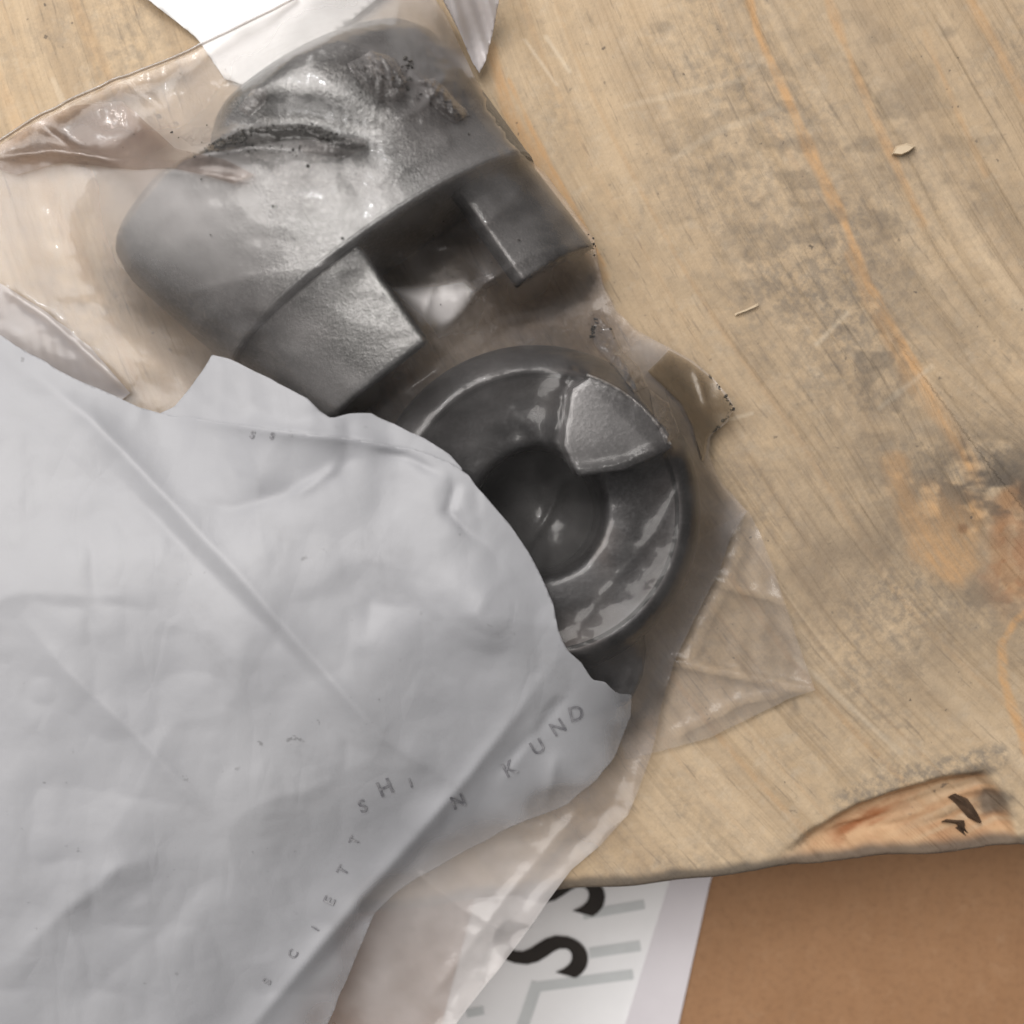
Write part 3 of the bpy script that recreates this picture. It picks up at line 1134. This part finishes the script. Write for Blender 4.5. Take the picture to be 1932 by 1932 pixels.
ZF = np.where(ins_b, OB, .0015)
obs = OB + .0006
slot = [(730, 548), (800, 520), (880, 505), (930, 540), (890, 600), (835, 645), (780, 600)]      # film bridging the slot between the jaws
sd, _ = poly_dist(GX, GY, slot + [slot[0]])
obs = np.maximum(obs, np.where(inside(GX, GY, slot), .033 * smooth(-20, 20, sd), 0))
for it in range(45):
    p = np.pad(ZF, 1, mode='edge')
    ZF = (p[:-2, 1:-1] + p[2:, 1:-1] + p[1:-1, :-2] + p[1:-1, 2:]) / 4
    ZF = np.where(ins_b, np.maximum(ZF, obs), .0025)
ZF = np.maximum(blur(ZF, 2), obs * ins_b)


def grid_lookup(Zg, x, y):
    fx = np.clip((x - gx[0]) / G, 0, len(gx) - 1.001)
    fy = np.clip((y - gy[0]) / G, 0, len(gy) - 1.001)
    i, j = fx.astype(int), fy.astype(int)
    a, b = fx - i, fy - j
    return (Zg[i, j] * (1 - a) + Zg[i + 1, j] * a) * (1 - b) + (Zg[i, j + 1] * (1 - a) + Zg[i + 1, j + 1] * a) * b


film_creases = [
    ([(-40, 300), (100, 285), (220, 300), (330, 305), (400, 290), (480, 280), (580, 285), (680, 290)], 10, 3.2),
    ([(60, 225), (150, 290), (260, 320), (400, 330), (480, 345)], 9, 1.6),
    ([(380, 265), (460, 245), (560, 243), (640, 268), (700, 278)], 7, 3.6),
    ([(230, 150), (300, 200), (350, 290)], 14, 1.2),
    ([(340, 300), (390, 262), (450, 200), (560, 105), (680, 45)], 10, 2.0),
    ([(560, 110), (640, 80), (720, 105), (760, 150)], 7, 2.4),
    ([(690, 110), (735, 150), (750, 190)], 6, 2.6),
    ([(770, 130), (830, 180), (880, 230)], 8, 2.2),
    ([(745, 230), (800, 200), (850, 130)], 7, 1.8),
    ([(860, 260), (760, 300), (700, 360)], 14, 1.2),
    ([(330, 560), (480, 520), (640, 500), (700, 490)], 12, 1.2),
    ([(700, 500), (800, 470), (920, 420), (1000, 340)], 9, 1.0),
    ([(900, 545), (1000, 480), (1095, 460)], 8, 1.6),
    ([(730, 540), (780, 580), (830, 640)], 8, 1.8),
    ([(820, 520), (800, 600), (790, 660)], 6, 1.6),
    ([(1062, 728), (1045, 830), (1070, 890)], 5, 2.6),
    ([(1085, 695), (1062, 728)], 5, 2.0),
    ([(1070, 890), (1160, 880), (1250, 840)], 7, 2.2),
    ([(1070, 890), (1030, 980), (985, 1045)], 6, 3.0),
    ([(960, 760), (1020, 830), (1070, 890)], 10, .7),
    ([(1060, 1230), (1140, 1120), (1240, 1000), (1300, 880)], 12, .45),
    ([(1120, 590), (1150, 620), (1180, 690), (1215, 760)], 6, 2.6),
    ([(1190, 680), (1180, 720), (1230, 780), (1280, 840)], 5, 2.4),
    ([(1215, 690), (1290, 760), (1325, 860)], 7, 1.8),
    ([(1310, 690), (1330, 760), (1385, 770)], 6, 1.6),
    ([(1330, 880), (1360, 940), (1410, 965)], 7, 1.0),
    ([(740, 760), (860, 690), (960, 660)], 10, 1.4),
    ([(1100, 1520), (950, 1700), (800, 1900)], 16, 1.4),
    ([(1150, 1450), (1160, 1340), (1200, 1240)], 10, 1.6),
    ([(0, 540), (90, 600), (180, 680), (250, 745)], 9, 1.8),
    ([(780, 1640), (880, 1720), (960, 1760)], 14, 1.0),
]


def z_film(x, y):
    z = grid_lookup(ZF, x, y) * 1000
    ed, _ = poly_dist(x, y, bag_raw + [bag_raw[0]])
    inn = smooth(0, 40, ed)
    for pts, w, a in film_creases:
        d, t = poly_dist(x, y, pts)
        z = z + .8 * a * smooth(0, .1, t) * smooth(1, .85, t) * np.exp(-d / w) * (.35 + .65 * inn)
    z = z + inn * (2.2 * crumple(x, y, 117, 7, 170, .35) + .9 * crumple(x, y, 137, 6, 70, .3) + .25 * fbm(x / 40, y / 40, 143, 2))
    bunch = np.exp(-(np.hypot((x - 520) / 190, (y - 262) / 40)) ** 2) + np.exp(-(np.hypot((x - 790) / 110, (y - 160) / 70)) ** 2) + .8 * np.exp(-(np.hypot((x - 1200) / 60, (y - 700) / 70)) ** 2)
    z = z + bunch * (2.6 * crumple(x, y, 151, 6, 24, .4) + 1.2 * fbm(x / 14, y / 14, 153, 2))
    z = z + (1 - inn) * (1.0 + 1.8 * fbm(x / 70, y / 70, 163, 2))
    return z / 1000


def film_haze(x, y):
    h = .75 + .5 * (fbm(x / 150, y / 150, 171, 3) - .5) * 2 + .9 * (fbm(x / 55, y / 55, 174, 4) - .5)
    clean = smooth(1.25, .75, np.hypot((x - 590) / 165, (y - 185) / 80) + .25 * (fbm(x / 40, y / 40, 172, 2) - .5))
    h = h * (1 - .85 * clean)
    h = h * (1 - .75 * smooth(1.2, .7, np.hypot((x - 720) / 110, (y - 600) / 110)))       # taut, clean film over the tube wall
    h = h * (1 - .66 * smooth(1.2, .8, np.hypot((x - 1010) / 320, (y - 960) / 320)))
    h = h * (1 - .55 * smooth(1.2, .6, np.hypot((x - 190) / 200, (y - 560) / 210)))
    h = h * (1 - .4 * smooth(1.2, .6, np.hypot((x - 1130) / 110, (y - 560) / 110)))
    h = h + .5 * np.exp(-(np.hypot((x - 300) / 150, (y - 360) / 70)) ** 2)
    gap = [(722, 538), (770, 590), (828, 645), (868, 618), (905, 548), (880, 520), (800, 530)]
    gd, _ = poly_dist(x, y, gap + [gap[0]])
    h = h + 3.4 * np.where(inside(x, y, gap), smooth(0, 40, gd), 0)                        # crumpled film pushed into the slot
    h = h + 1.5 * np.exp(-(np.hypot((x - 330) / 120, (y - 410) / 100)) ** 2)
    tri_ = [(1062, 728), (1095, 705), (1245, 850), (1160, 880), (1072, 888), (1045, 830)]
    td, _ = poly_dist(x, y, tri_ + [tri_[0]])
    h = h + .3 * np.where(inside(x, y, tri_), smooth(0, 8, td), 0)                           # lamp reflection on this facet, painted as paler haze
    h = h + 1.5 * smooth(1450, 1700, y - .35 * (x - 1000)) * smooth(600, 720, x)      # crumpled, milky lower end
    tip = smooth(1290, 1330, x) * smooth(900, 820, y)
    return np.clip(h + .2 * tip, .05, 3.4)


def film_grease_shade(x, y):  # greasy film tint; also paints the shaded right and top of the metal
    g = np.zeros_like(x)
    nz = fbm(x / 70, y / 70, 501, 4)
    for cx, cy, rx, ry, rot, a in [(820, 160, 85, 120, -30, .95), (260, 265, 230, 34, 8, .7), (150, 220, 140, 26, -25, .45), (700, 90, 120, 40, -20, .5), (1010, 560, 150, 80, -25, .55), (930, 420, 130, 60, -32, .5),
                                    (1265, 940, 60, 220, 5, .6), (1240, 720, 90, 60, 40, .6), (1120, 640, 60, 60, 0, .5), (880, 760, 150, 60, -25, .35), (450, 580, 130, 60, 25, .45), (560, 330, 160, 50, 0, .25), (1330, 1030, 60, 50, 0, .45), (1150, 1250, 70, 60, 0, .5)]:
        c, q = math.cos(math.radians(rot)), math.sin(math.radians(rot))
        u, v = (x - cx) * c + (y - cy) * q, -(x - cx) * q + (y - cy) * c
        g = np.maximum(g, a * np.exp(-(u / rx) ** 2 - (v / ry) ** 2))
    return np.clip(g * (.25 + 1.5 * nz), 0, 1)


bag = thing('plastic_bag', 'large clear plastic bag holding the metal parts under the grey wrapper', 'plastic bag', (*P(700, 900, 0)[:2], .0012))
V, F, ux, uy = sheet_mesh(bag_poly, z_film, 5)
tf = make_obj('top_film', V, F, M_FILM, bag)
set_attr(tf, 'haze', film_haze(ux, uy))
set_attr(tf, 'grease_shade', film_grease_shade(ux, uy))


def z_low(x, y):
    return .0010 + .0006 * fbm(x / 60, y / 60, 201, 2)


low_poly = [(966 + (x - 966) * .992, 966 + (y - 966) * .992) for x, y in bag_poly]
V, F, ux, uy = sheet_mesh(low_poly, z_low, 16)
make_obj('bottom_film', V, F, M_FILM_UNDER, bag)

# welded edge of the bag: a narrow double bead along the visible outline
def edge_bead(pts, name, w=4.0):
    V, F = [], []
    pts = np.array(pts, float)
    zz = z_film(pts[:, 0], pts[:, 1])
    for i in range(len(pts)):
        d = pts[min(i + 1, len(pts) - 1)] - pts[max(i - 1, 0)]
        d = d / (np.linalg.norm(d) + 1e-9)
        n = np.array([-d[1], d[0]])
        for o_, h in ((-w, .0), (0, .0009), (w, .0)):
            x, y = pts[i] + n * o_
            V.append(P(x, y, float(zz[i]) + h))
        if i:
            a = (i - 1) * 3
            F += [(a, a + 3, a + 4, a + 1), (a + 1, a + 4, a + 5, a + 2)]
    return make_obj(name, V, F, M_FLAP2, bag)


M_FLAP2 = mat_film('welded_seam', 0.30, 0.45, tint=(0.3, 0.27, 0.25), trans=(.62, .58, .55))
bp_arr = [p for p in bag_poly]
edge_bead([p for p in bp_arr if p[0] < 560 and p[1] < 350 and p[0] > -150], 'welded_edge', 3.2)

# grime flecks caught in the creases of the film
def flecks(name, spots, lines, parent, mat):
    pts = []
    for cx, cy, n, sx, sy, rot in spots:
        c, s_ = math.cos(math.radians(rot)), math.sin(math.radians(rot))
        for _ in range(n):
            a, b = random.gauss(0, sx), random.gauss(0, sy)
            pts.append((cx + a * c - b * s_, cy + a * s_ + b * c, random.choice((1.0, 1.4, 1.8, 2.4, 3.4))))
    for pl, n, spread, big in lines:
        for _ in range(n):
            t = random.random() * (len(pl) - 1)
            i = int(t)
            f = t - i
            x = pl[i][0] * (1 - f) + pl[i + 1][0] * f + random.gauss(0, spread)
            y = pl[i][1] * (1 - f) + pl[i + 1][1] * f + random.gauss(0, spread)
            pts.append((x, y, random.uniform(1.2, big)))
    arr = np.array(pts)
    keep = inside(arr[:, 0], arr[:, 1], bag_raw)
    arr = arr[keep]
    zs = z_film(arr[:, 0], arr[:, 1]) + .0004
    V, F = [], []
    for (x, y, r), z in zip(arr, zs):
        k = random.randint(5, 7)
        base = len(V)
        st = random.uniform(.35, 1)
        ro = random.gauss(0, .6)
        for q in range(k):
            t = 2 * math.pi * q / k
            rr = r * random.uniform(.55, 1.25)
            ex, ey = rr * math.cos(t), rr * math.sin(t) * st
            V.append(P(x + ex * math.cos(ro) - ey * math.sin(ro), y + ex * math.sin(ro) + ey * math.cos(ro), float(z) + random.uniform(-.0002, .0003)))
        V.append(P(x, y, float(z) + .0005))
        for q in range(k):
            F.append((base + q, base + k, base + (q + 1) % k))
    o = make_obj(name, V, F, mat, parent, False)
    o['kind'] = 'stuff'
    return o


flecks('grime_flecks', [(380, 262, 18, 30, 14, 0), (700, 160, 16, 40, 26, 40), (820, 190, 14, 40, 30, 30), (300, 200, 8, 120, 40, -20), (560, 380, 14, 120, 60, 0), (1118, 458, 8, 5, 9, 0),
                        (1140, 620, 10, 14, 16, 0), (900, 480, 10, 100, 50, 0), (530, 285, 40, 40, 8, 0)],
       [([(395, 282), (420, 270), (450, 252), (490, 244), (560, 240), (600, 246), (650, 272)], 150, 4.0, 5.5), ([(400, 275), (440, 262), (470, 270)], 60, 5, 6), ([(600, 258), (640, 268), (680, 272)], 40, 4, 5.5),
        ([(1262, 652), (1310, 680), (1346, 712), (1384, 768), (1345, 822)], 60, 2.0, 4.5), ([(748, 150), (770, 110), (765, 170)], 26, 6, 6), ([(1125, 600), (1115, 640)], 20, 4, 5)], bag, M_GRIME)


def patch(name, poly, lift, mat, step=5):
    """A second layer of film lying in a fold of the bag."""
    V, F, ux, uy = sheet_mesh(rough_edge(poly, 1.5, 58, 10), lambda x, y: z_film(x, y) + lift + .0006 * crumple(x, y, 301, 4, 40), step)
    return make_obj(name, V, F, mat, bag)


M_TIP = mat_film('stained_shaded_fold', 0.10, 0.2, tint=(0.5, 0.42, 0.3), trans=(.76, .70, .60))  # brown stain of the fold, plus shade beside the disc put into its tint
M_CRINK = mat_film('crinkled_polythene', 0.10, 0.05, trans=(.86, .84, .83))


def crinkle(poly, seed, amp):
    """Film gathered into small sharp pleats."""
    def zf(x, y):
        pd_, _ = poly_dist(x, y, poly + [poly[0]])
        return z_film(x, y) + .0004 + amp * smooth(0, 14, pd_) * (crumple(x, y, seed, 5, 26, .5) + .6 * crumple(x, y, seed + 7, 4, 11, .4))
    V, F, ux, uy = sheet_mesh(rough_edge(poly, 3.0, seed, 6), zf, 2.5)
    o = make_obj('gathered_film', V, F, M_CRINK, bag)
    return o


crinkle([(655, 120), (700, 95), (745, 110), (775, 150), (760, 190), (715, 190), (680, 160)], 601, .006)
crinkle([(790, 150), (820, 145), (850, 175), (885, 215), (860, 232), (820, 205)], 611, .006)
crinkle([(338, 258), (365, 238), (400, 240), (398, 268), (362, 276)], 621, .005)
crinkle([(560, 262), (620, 262), (690, 262), (700, 284), (640, 296), (570, 288)], 631, .004)
crinkle([(448, 205), (478, 168), (505, 162), (500, 195), (470, 222)], 641, .004)
crinkle([(1112, 590), (1138, 578), (1150, 610), (1170, 660), (1206, 690), (1222, 730), (1196, 742), (1160, 690), (1120, 650)], 651, .005)
crinkle([(1225, 735), (1262, 760), (1282, 815), (1256, 838), (1235, 790)], 661, .004)
crinkle([(890, 530), (930, 515), (940, 535), (905, 552)], 681, .004)
M_DOUBLE = mat_film('doubled_polythene', 0.42, 0.22, tint=(0.80, 0.79, 0.84))
M_DUST = mat_film('dusty_fold', 0.08, 0.25, tint=(0.50, 0.43, 0.40), trans=(.78, .72, .685))
patch('folded_tip', [(1222, 700), (1262, 660), (1308, 686), (1345, 716), (1383, 770), (1370, 794), (1338, 822), (1326, 872), (1306, 800), (1285, 760)], .0008, M_TIP)
M_SMEAR = mat_film('grimy_polythene', 0.12, 0.08, tint=(0.16, 0.15, 0.145), trans=(.46, .45, .44))
patch('grime_smear', [(372, 292), (398, 270), (425, 262), (452, 246), (500, 238), (565, 234), (605, 240), (640, 258), (694, 276), (660, 284), (628, 275), (590, 262), (540, 264), (500, 270), (462, 276), (430, 284), (400, 284)], .0006, M_SMEAR, 3)
patch('folded_layer', [(-150, 440), (-60, 500), (0, 535), (90, 590), (170, 655), (246, 742), (215, 765), (110, 720), (0, 660), (-150, 600)], .0010, M_DOUBLE)
patch('fold_over_shoulder', [(-40, 300), (60, 235), (140, 200), (230, 190), (330, 280), (420, 300), (480, 330), (440, 345), (330, 318), (250, 320), (120, 305), (30, 330)], .0008, M_DUST)

# ------------------------------------------------------------------ grey-white printed wrapper
wrap_poly = [(-160, 560), (0, 632), (60, 668), (140, 712), (215, 748), (262, 768), (308, 780), (330, 768), (362, 728), (400, 668), (432, 676), (480, 702), (540, 730), (580, 752), (604, 775), (625, 790), (660, 780), (700, 780), (745, 800), (800, 826), (848, 858), (884, 896), (922, 942), (962, 990), (1000, 1048), (1024, 1090), (1042, 1135),
             (1056, 1190), (1072, 1228), (1096, 1252), (1118, 1284), (1142, 1288), (1166, 1308), (1191, 1311), (1189, 1350), (1172, 1400), (1150, 1442), (1112, 1482), (1070, 1518), (1010, 1543), (950, 1566), (900, 1592), (850, 1620), (795, 1652), (740, 1690), (706, 1725), (690, 1762), (668, 1815), (650, 1860), (612, 1945), (560, 2080), (-160, 2080)]
wrap_full = list(wrap_poly)
wrap_poly = wrap_poly[:7] + [(370, 789), (440, 800), (560, 815), (660, 826), (720, 836), (780, 848), (838, 866)] + wrap_poly[21:]
wrap_poly = rough_edge(wrap_poly, 3.0, 99)
wrap_ctrl = [(-100, 560, 22), (0, 650, 27), (150, 720, 27), (300, 780, 26), (400, 680, 33), (520, 730, 37), (625, 790, 37), (760, 810, 35), (850, 865, 35), (920, 945, 34), (1000, 1050, 33), (1060, 1210, 29), (1120, 1290, 22), (1190, 1315, 16), (1150, 1440, 12), (1060, 1520, 11), (960, 1560, 11),
             (850, 1620, 10), (740, 1690, 10), (690, 1760, 10), (650, 1860, 11), (600, 1960, 11), (300, 1000, 37), (600, 1000, 38), (800, 1050, 37), (600, 1250, 36), (900, 1250, 33), (1000, 1330, 26), (0, 1000, 36), (0, 1300, 37), (300, 1350, 36), (700, 1450, 27), (850, 1480, 20), (300, 1650, 29), (550, 1700, 19), (0, 1700, 34), (-100, 2050, 32), (300, 2000, 22), (480, 1980, 15)]
wrap_creases = [  # polyline, width, amplitude mm (+ ridge, - valley)
    ([(-60, 630), (80, 720), (170, 790), (230, 850), (420, 1055), (560, 1210), (720, 1390), (850, 1475), (880, 1490)], 26, 2.6),
    ([(150, 830), (330, 1010), (500, 1180), (650, 1350)], 30, -1.8),
    ([(1080, 1200), (980, 1340), (880, 1470), (740, 1630), (600, 1790), (470, 1945), (380, 2060)], 20, 2.4),
    ([(900, 1490), (700, 1720), (560, 1880)], 26, -1.6),
    ([(330, 940), (440, 960), (540, 930), (640, 875), (720, 850)], 26, -1.6),
    ([(540, 945), (600, 905), (660, 860)], 12, 1.5),
    ([(310, 780), (430, 800), (560, 818), (680, 830), (760, 850), (862, 905)], 16, 2.0),
    ([(690, 850), (770, 862), (852, 905)], 9, -1.4),
    ([(845, 880), (858, 920), (846, 965), (880, 1000), (930, 1040)], 8, -1.5),
    ([(0, 1110), (120, 1260), (260, 1390), (360, 1500), (420, 1560)], 34, 2.0),
    ([(-20, 1860), (120, 1720), (220, 1640), (330, 1600)], 30, 1.3),
    ([(100, 1932), (300, 1760), (450, 1600)], 44, -.8),
    ([(1030, 1320), (1000, 1400), (930, 1500)], 20, 1.2),
    ([(920, 1480), (1010, 1380), (1095, 1280)], 14, -1.2),
    ([(640, 1050), (700, 1130), (690, 1230)], 34, -1.2),
    ([(930, 1080), (900, 1160), (960, 1230)], 26, 1.0),
    ([(1050, 1410), (1040, 1480), (1020, 1540)], 10, .9),
]


wc = np.array(wrap_ctrl, float)


def _tps(r):
    return np.where(r > 1e-6, r * r * np.log(np.maximum(r, 1e-6)), 0)


_n = len(wc)
_q = wc[:, :2] / 500.0
_A = np.zeros((_n + 3, _n + 3))
_A[:_n, :_n] = _tps(np.hypot(_q[:, None, 0] - _q[None, :, 0], _q[:, None, 1] - _q[None, :, 1])) + np.eye(_n) * .06
_A[:_n, _n:] = np.c_[np.ones(_n), _q]
_A[_n:, :_n] = _A[:_n, _n:].T
_w = np.linalg.solve(_A, np.r_[wc[:, 2], 0, 0, 0])
FG = blur(np.where(ins_b, ZF, .002), 90)
FZ = blur(np.where(ins_b, ZF, .002), 10)


def spline(x, y):
    z = _w[_n] + _w[_n + 1] * x / 500 + _w[_n + 2] * y / 500
    for i in range(_n):
        z = z + _w[i] * _tps(np.hypot(x / 500 - _q[i, 0], y / 500 - _q[i, 1]))
    return z


def z_wrap(x, y):
    z = spline(x, y)
    lo = np.maximum(grid_lookup(FG, x, y) + .003, grid_lookup(FZ, x, y) - .001) * 1000 + 3.5
    z = .5 * (z + lo + np.sqrt((z - lo) ** 2 + 16.0))
    for pts, w, a in wrap_creases:
        d, t = poly_dist(x, y, pts)
        fade = smooth(0, .35, t) * smooth(1, .65, t)
        z = z + 1.0 * a * fade * np.exp(-(np.sqrt(d * d + 20) - 4.5) / w)
    z = z + 4.5 * (fbm(x / 280, y / 280, 14, 2) - .5) + 3.0 * (1 - 2 * np.abs(fbm(x / 330, y / 330, 18, 2) - .5))
    z = z + 1.6 * np.abs(fbm(x / 120, y / 120, 29, 2) - .5) + .25 * (fbm(x / 50, y / 50, 33, 2) - .5)
    return z / 1000


wrap = thing('printed_wrapper', 'crumpled grey white wrapper with faint printed letters covering the lower left', 'wrapper', (*P(500, 1400, .01)[:2], .003))
V, F, ux, uy = sheet_mesh(wrap_poly, z_wrap, 6)
film_w = make_obj('wrapper_sheet', V, F, M_WRAP, wrap)
ld, _ = poly_dist(ux, uy, [(1191, 1311), (1172, 1400), (1112, 1482), (1010, 1543), (900, 1592), (795, 1652), (706, 1725), (650, 1860), (560, 2080)])
thin = np.clip(.75 * smooth(130, 0, ld) ** 1.5 * (.35 + 1.3 * fbm(ux / 80, uy / 80, 401, 2)), 0, .8)
set_attr(film_w, 'thin', thin)
film_w.data.materials.append(M_WRAPT)
film_w.data.polygons.foreach_set('material_index', (thin[F].mean(1) > .004).astype(np.int32))
so = film_w.modifiers.new('so', 'SOLIDIFY')
so.thickness = .00025
so.offset = -1
edge_flap = rough_edge([(300, 779), (330, 768), (362, 728), (400, 668), (432, 676), (480, 702), (540, 730), (580, 752), (604, 775), (625, 790), (660, 780), (700, 780), (745, 800), (800, 826), (848, 858), (872, 884), (872, 930), (760, 900), (600, 860), (420, 840), (310, 815)], 2.0, 98)
V, F, ux, uy = sheet_mesh(edge_flap, lambda x, y: z_wrap(x, y) - .0016 + .0010 * fbm(x / 60, y / 60, 37, 2), 6)
fo = make_obj('folded_edge', V, F, M_WRAP, wrap)
so = fo.modifiers.new('so', 'SOLIDIFY')
so.thickness = .00025
so.offset = -1
zp = lambda x, y: z_wrap(x, y) + .00035
for ch, x, y, sz, rot in [('S', 503, 1852, 22, -62), ('C', 552, 1800, 24, -58), ('I', 594, 1752, 22, -60), ('E', 621, 1699, 30, -64), ('T', 646, 1642, 28, -62), ('T', 668, 1586, 26, -66), ('S', 684, 1521, 34, -20),
                          ('H', 726, 1486, 42, -24), ('I', 774, 1477, 26, -20), ('N', 864, 1512, 36, -22), ('K', 962, 1449, 40, -28), ('U', 1014, 1409, 38, -30), ('N', 1052, 1372, 38, -32), ('D', 1087, 1346, 40, -14),
                          ('S', 476, 820, 20, 20), ('S', 513, 822, 17, 20)]:
    printed('letter', ch, x, y, sz, rot, zp, M_STAMP, wrap, .4)

# ------------------------------------------------------------------ loose clear bag lying to the right of the flange
flap_poly = rough_edge([(1290, 1060), (1340, 1000), (1412, 962), (1436, 1010), (1462, 1080), (1492, 1170), (1516, 1240), (1538, 1302), (1480, 1322), (1420, 1352), (1340, 1392), (1240, 1420), (1180, 1432), (1150, 1300), (1230, 1150)], 1.5, 66, 10)


def z_flap(x, y):
    z = .9 + .0
    for pts, w, a in [([(1268, 1248), (1340, 1262), (1430, 1280), (1536, 1302)], 7, 1.6), ([(1412, 962), (1380, 1080), (1300, 1240)], 14, .6), ([(1436, 1010), (1490, 1180), (1536, 1300)], 14, .8), ([(1310, 1080), (1400, 1110), (1480, 1130)], 12, 1.0), ([(1280, 1380), (1400, 1320), (1500, 1300)], 16, .8)]:
        d, t = poly_dist(x, y, pts)
        z = z + a * np.exp(-d / w)
    return (z + .9 * crumple(x, y, 217, 6, 90) + .5 * fbm(x / 40, y / 40, 219, 2)) / 1000


V, F, ux, uy = sheet_mesh(flap_poly, z_flap, 6)
o = make_obj('plastic_flap', V, F, M_FLAP, origin=P(1380, 1220, .001))
fh = .55 + .5 * fbm(ux / 60, uy / 60, 221, 3)
d, _ = poly_dist(ux, uy, [(1268, 1248), (1536, 1302)])
below = (uy > 1248 + (ux - 1268) * .2)
fh = np.where(below, fh + .45, fh)
fh = fh + .35 * smooth(30, 8, poly_dist(ux, uy, [(1412, 962), (1462, 1080), (1516, 1240), (1538, 1302)])[0])
set_attr(o, 'haze', fh)
tag(o, 'flat dusty clear plastic flap on the wood right of the round coupling', 'plastic flap')

# ------------------------------------------------------------------ splinters lying on the wood
chips = [
    ('wood_chip', [(1682, 292), (1690, 276), (1712, 270), (1728, 276), (1716, 286), (1700, 294)], .0022, 'pale curled wood chip lying on the upper right boards'),
    ('splinter', [(1450, 1072), (1500, 1055), (1548, 1042), (1552, 1048), (1502, 1063), (1454, 1078)], .0016, None),
    ('splinter', [(1386, 592), (1408, 583), (1430, 572), (1431, 576), (1409, 587), (1387, 596)], .0010, 'thin pale splinter lying level on the bench above the bag tip'),
    ('splinter', [(1510, 668), (1535, 640), (1560, 616), (1563, 620), (1540, 646), (1514, 672)], .0013, None),
]
for nm, pts, h, label in chips:
    if label is None:
        continue
    n = len(pts)
    cx, cy = np.mean([p[0] for p in pts]), np.mean([p[1] for p in pts])
    V = [P(x, y, .0006) for x, y in pts] + [P(cx + (x - cx) * .8, cy + (y - cy) * .7, h) for x, y in pts]
    F = [tuple(range(n))[::-1], tuple(range(n, 2 * n))] + [(i, (i + 1) % n, (i + 1) % n + n, i + n) for i in range(n)]
    o = make_obj(nm, V, F, M_CHIP, None, False, origin=P(cx, cy, .0006))
    tag(o, label, 'wood chip' if nm == 'wood_chip' else 'splinter')

# top-level sanity and clean-up of helper properties
for o in bpy.data.objects:
    if '_org' in o:
        del o['_org']
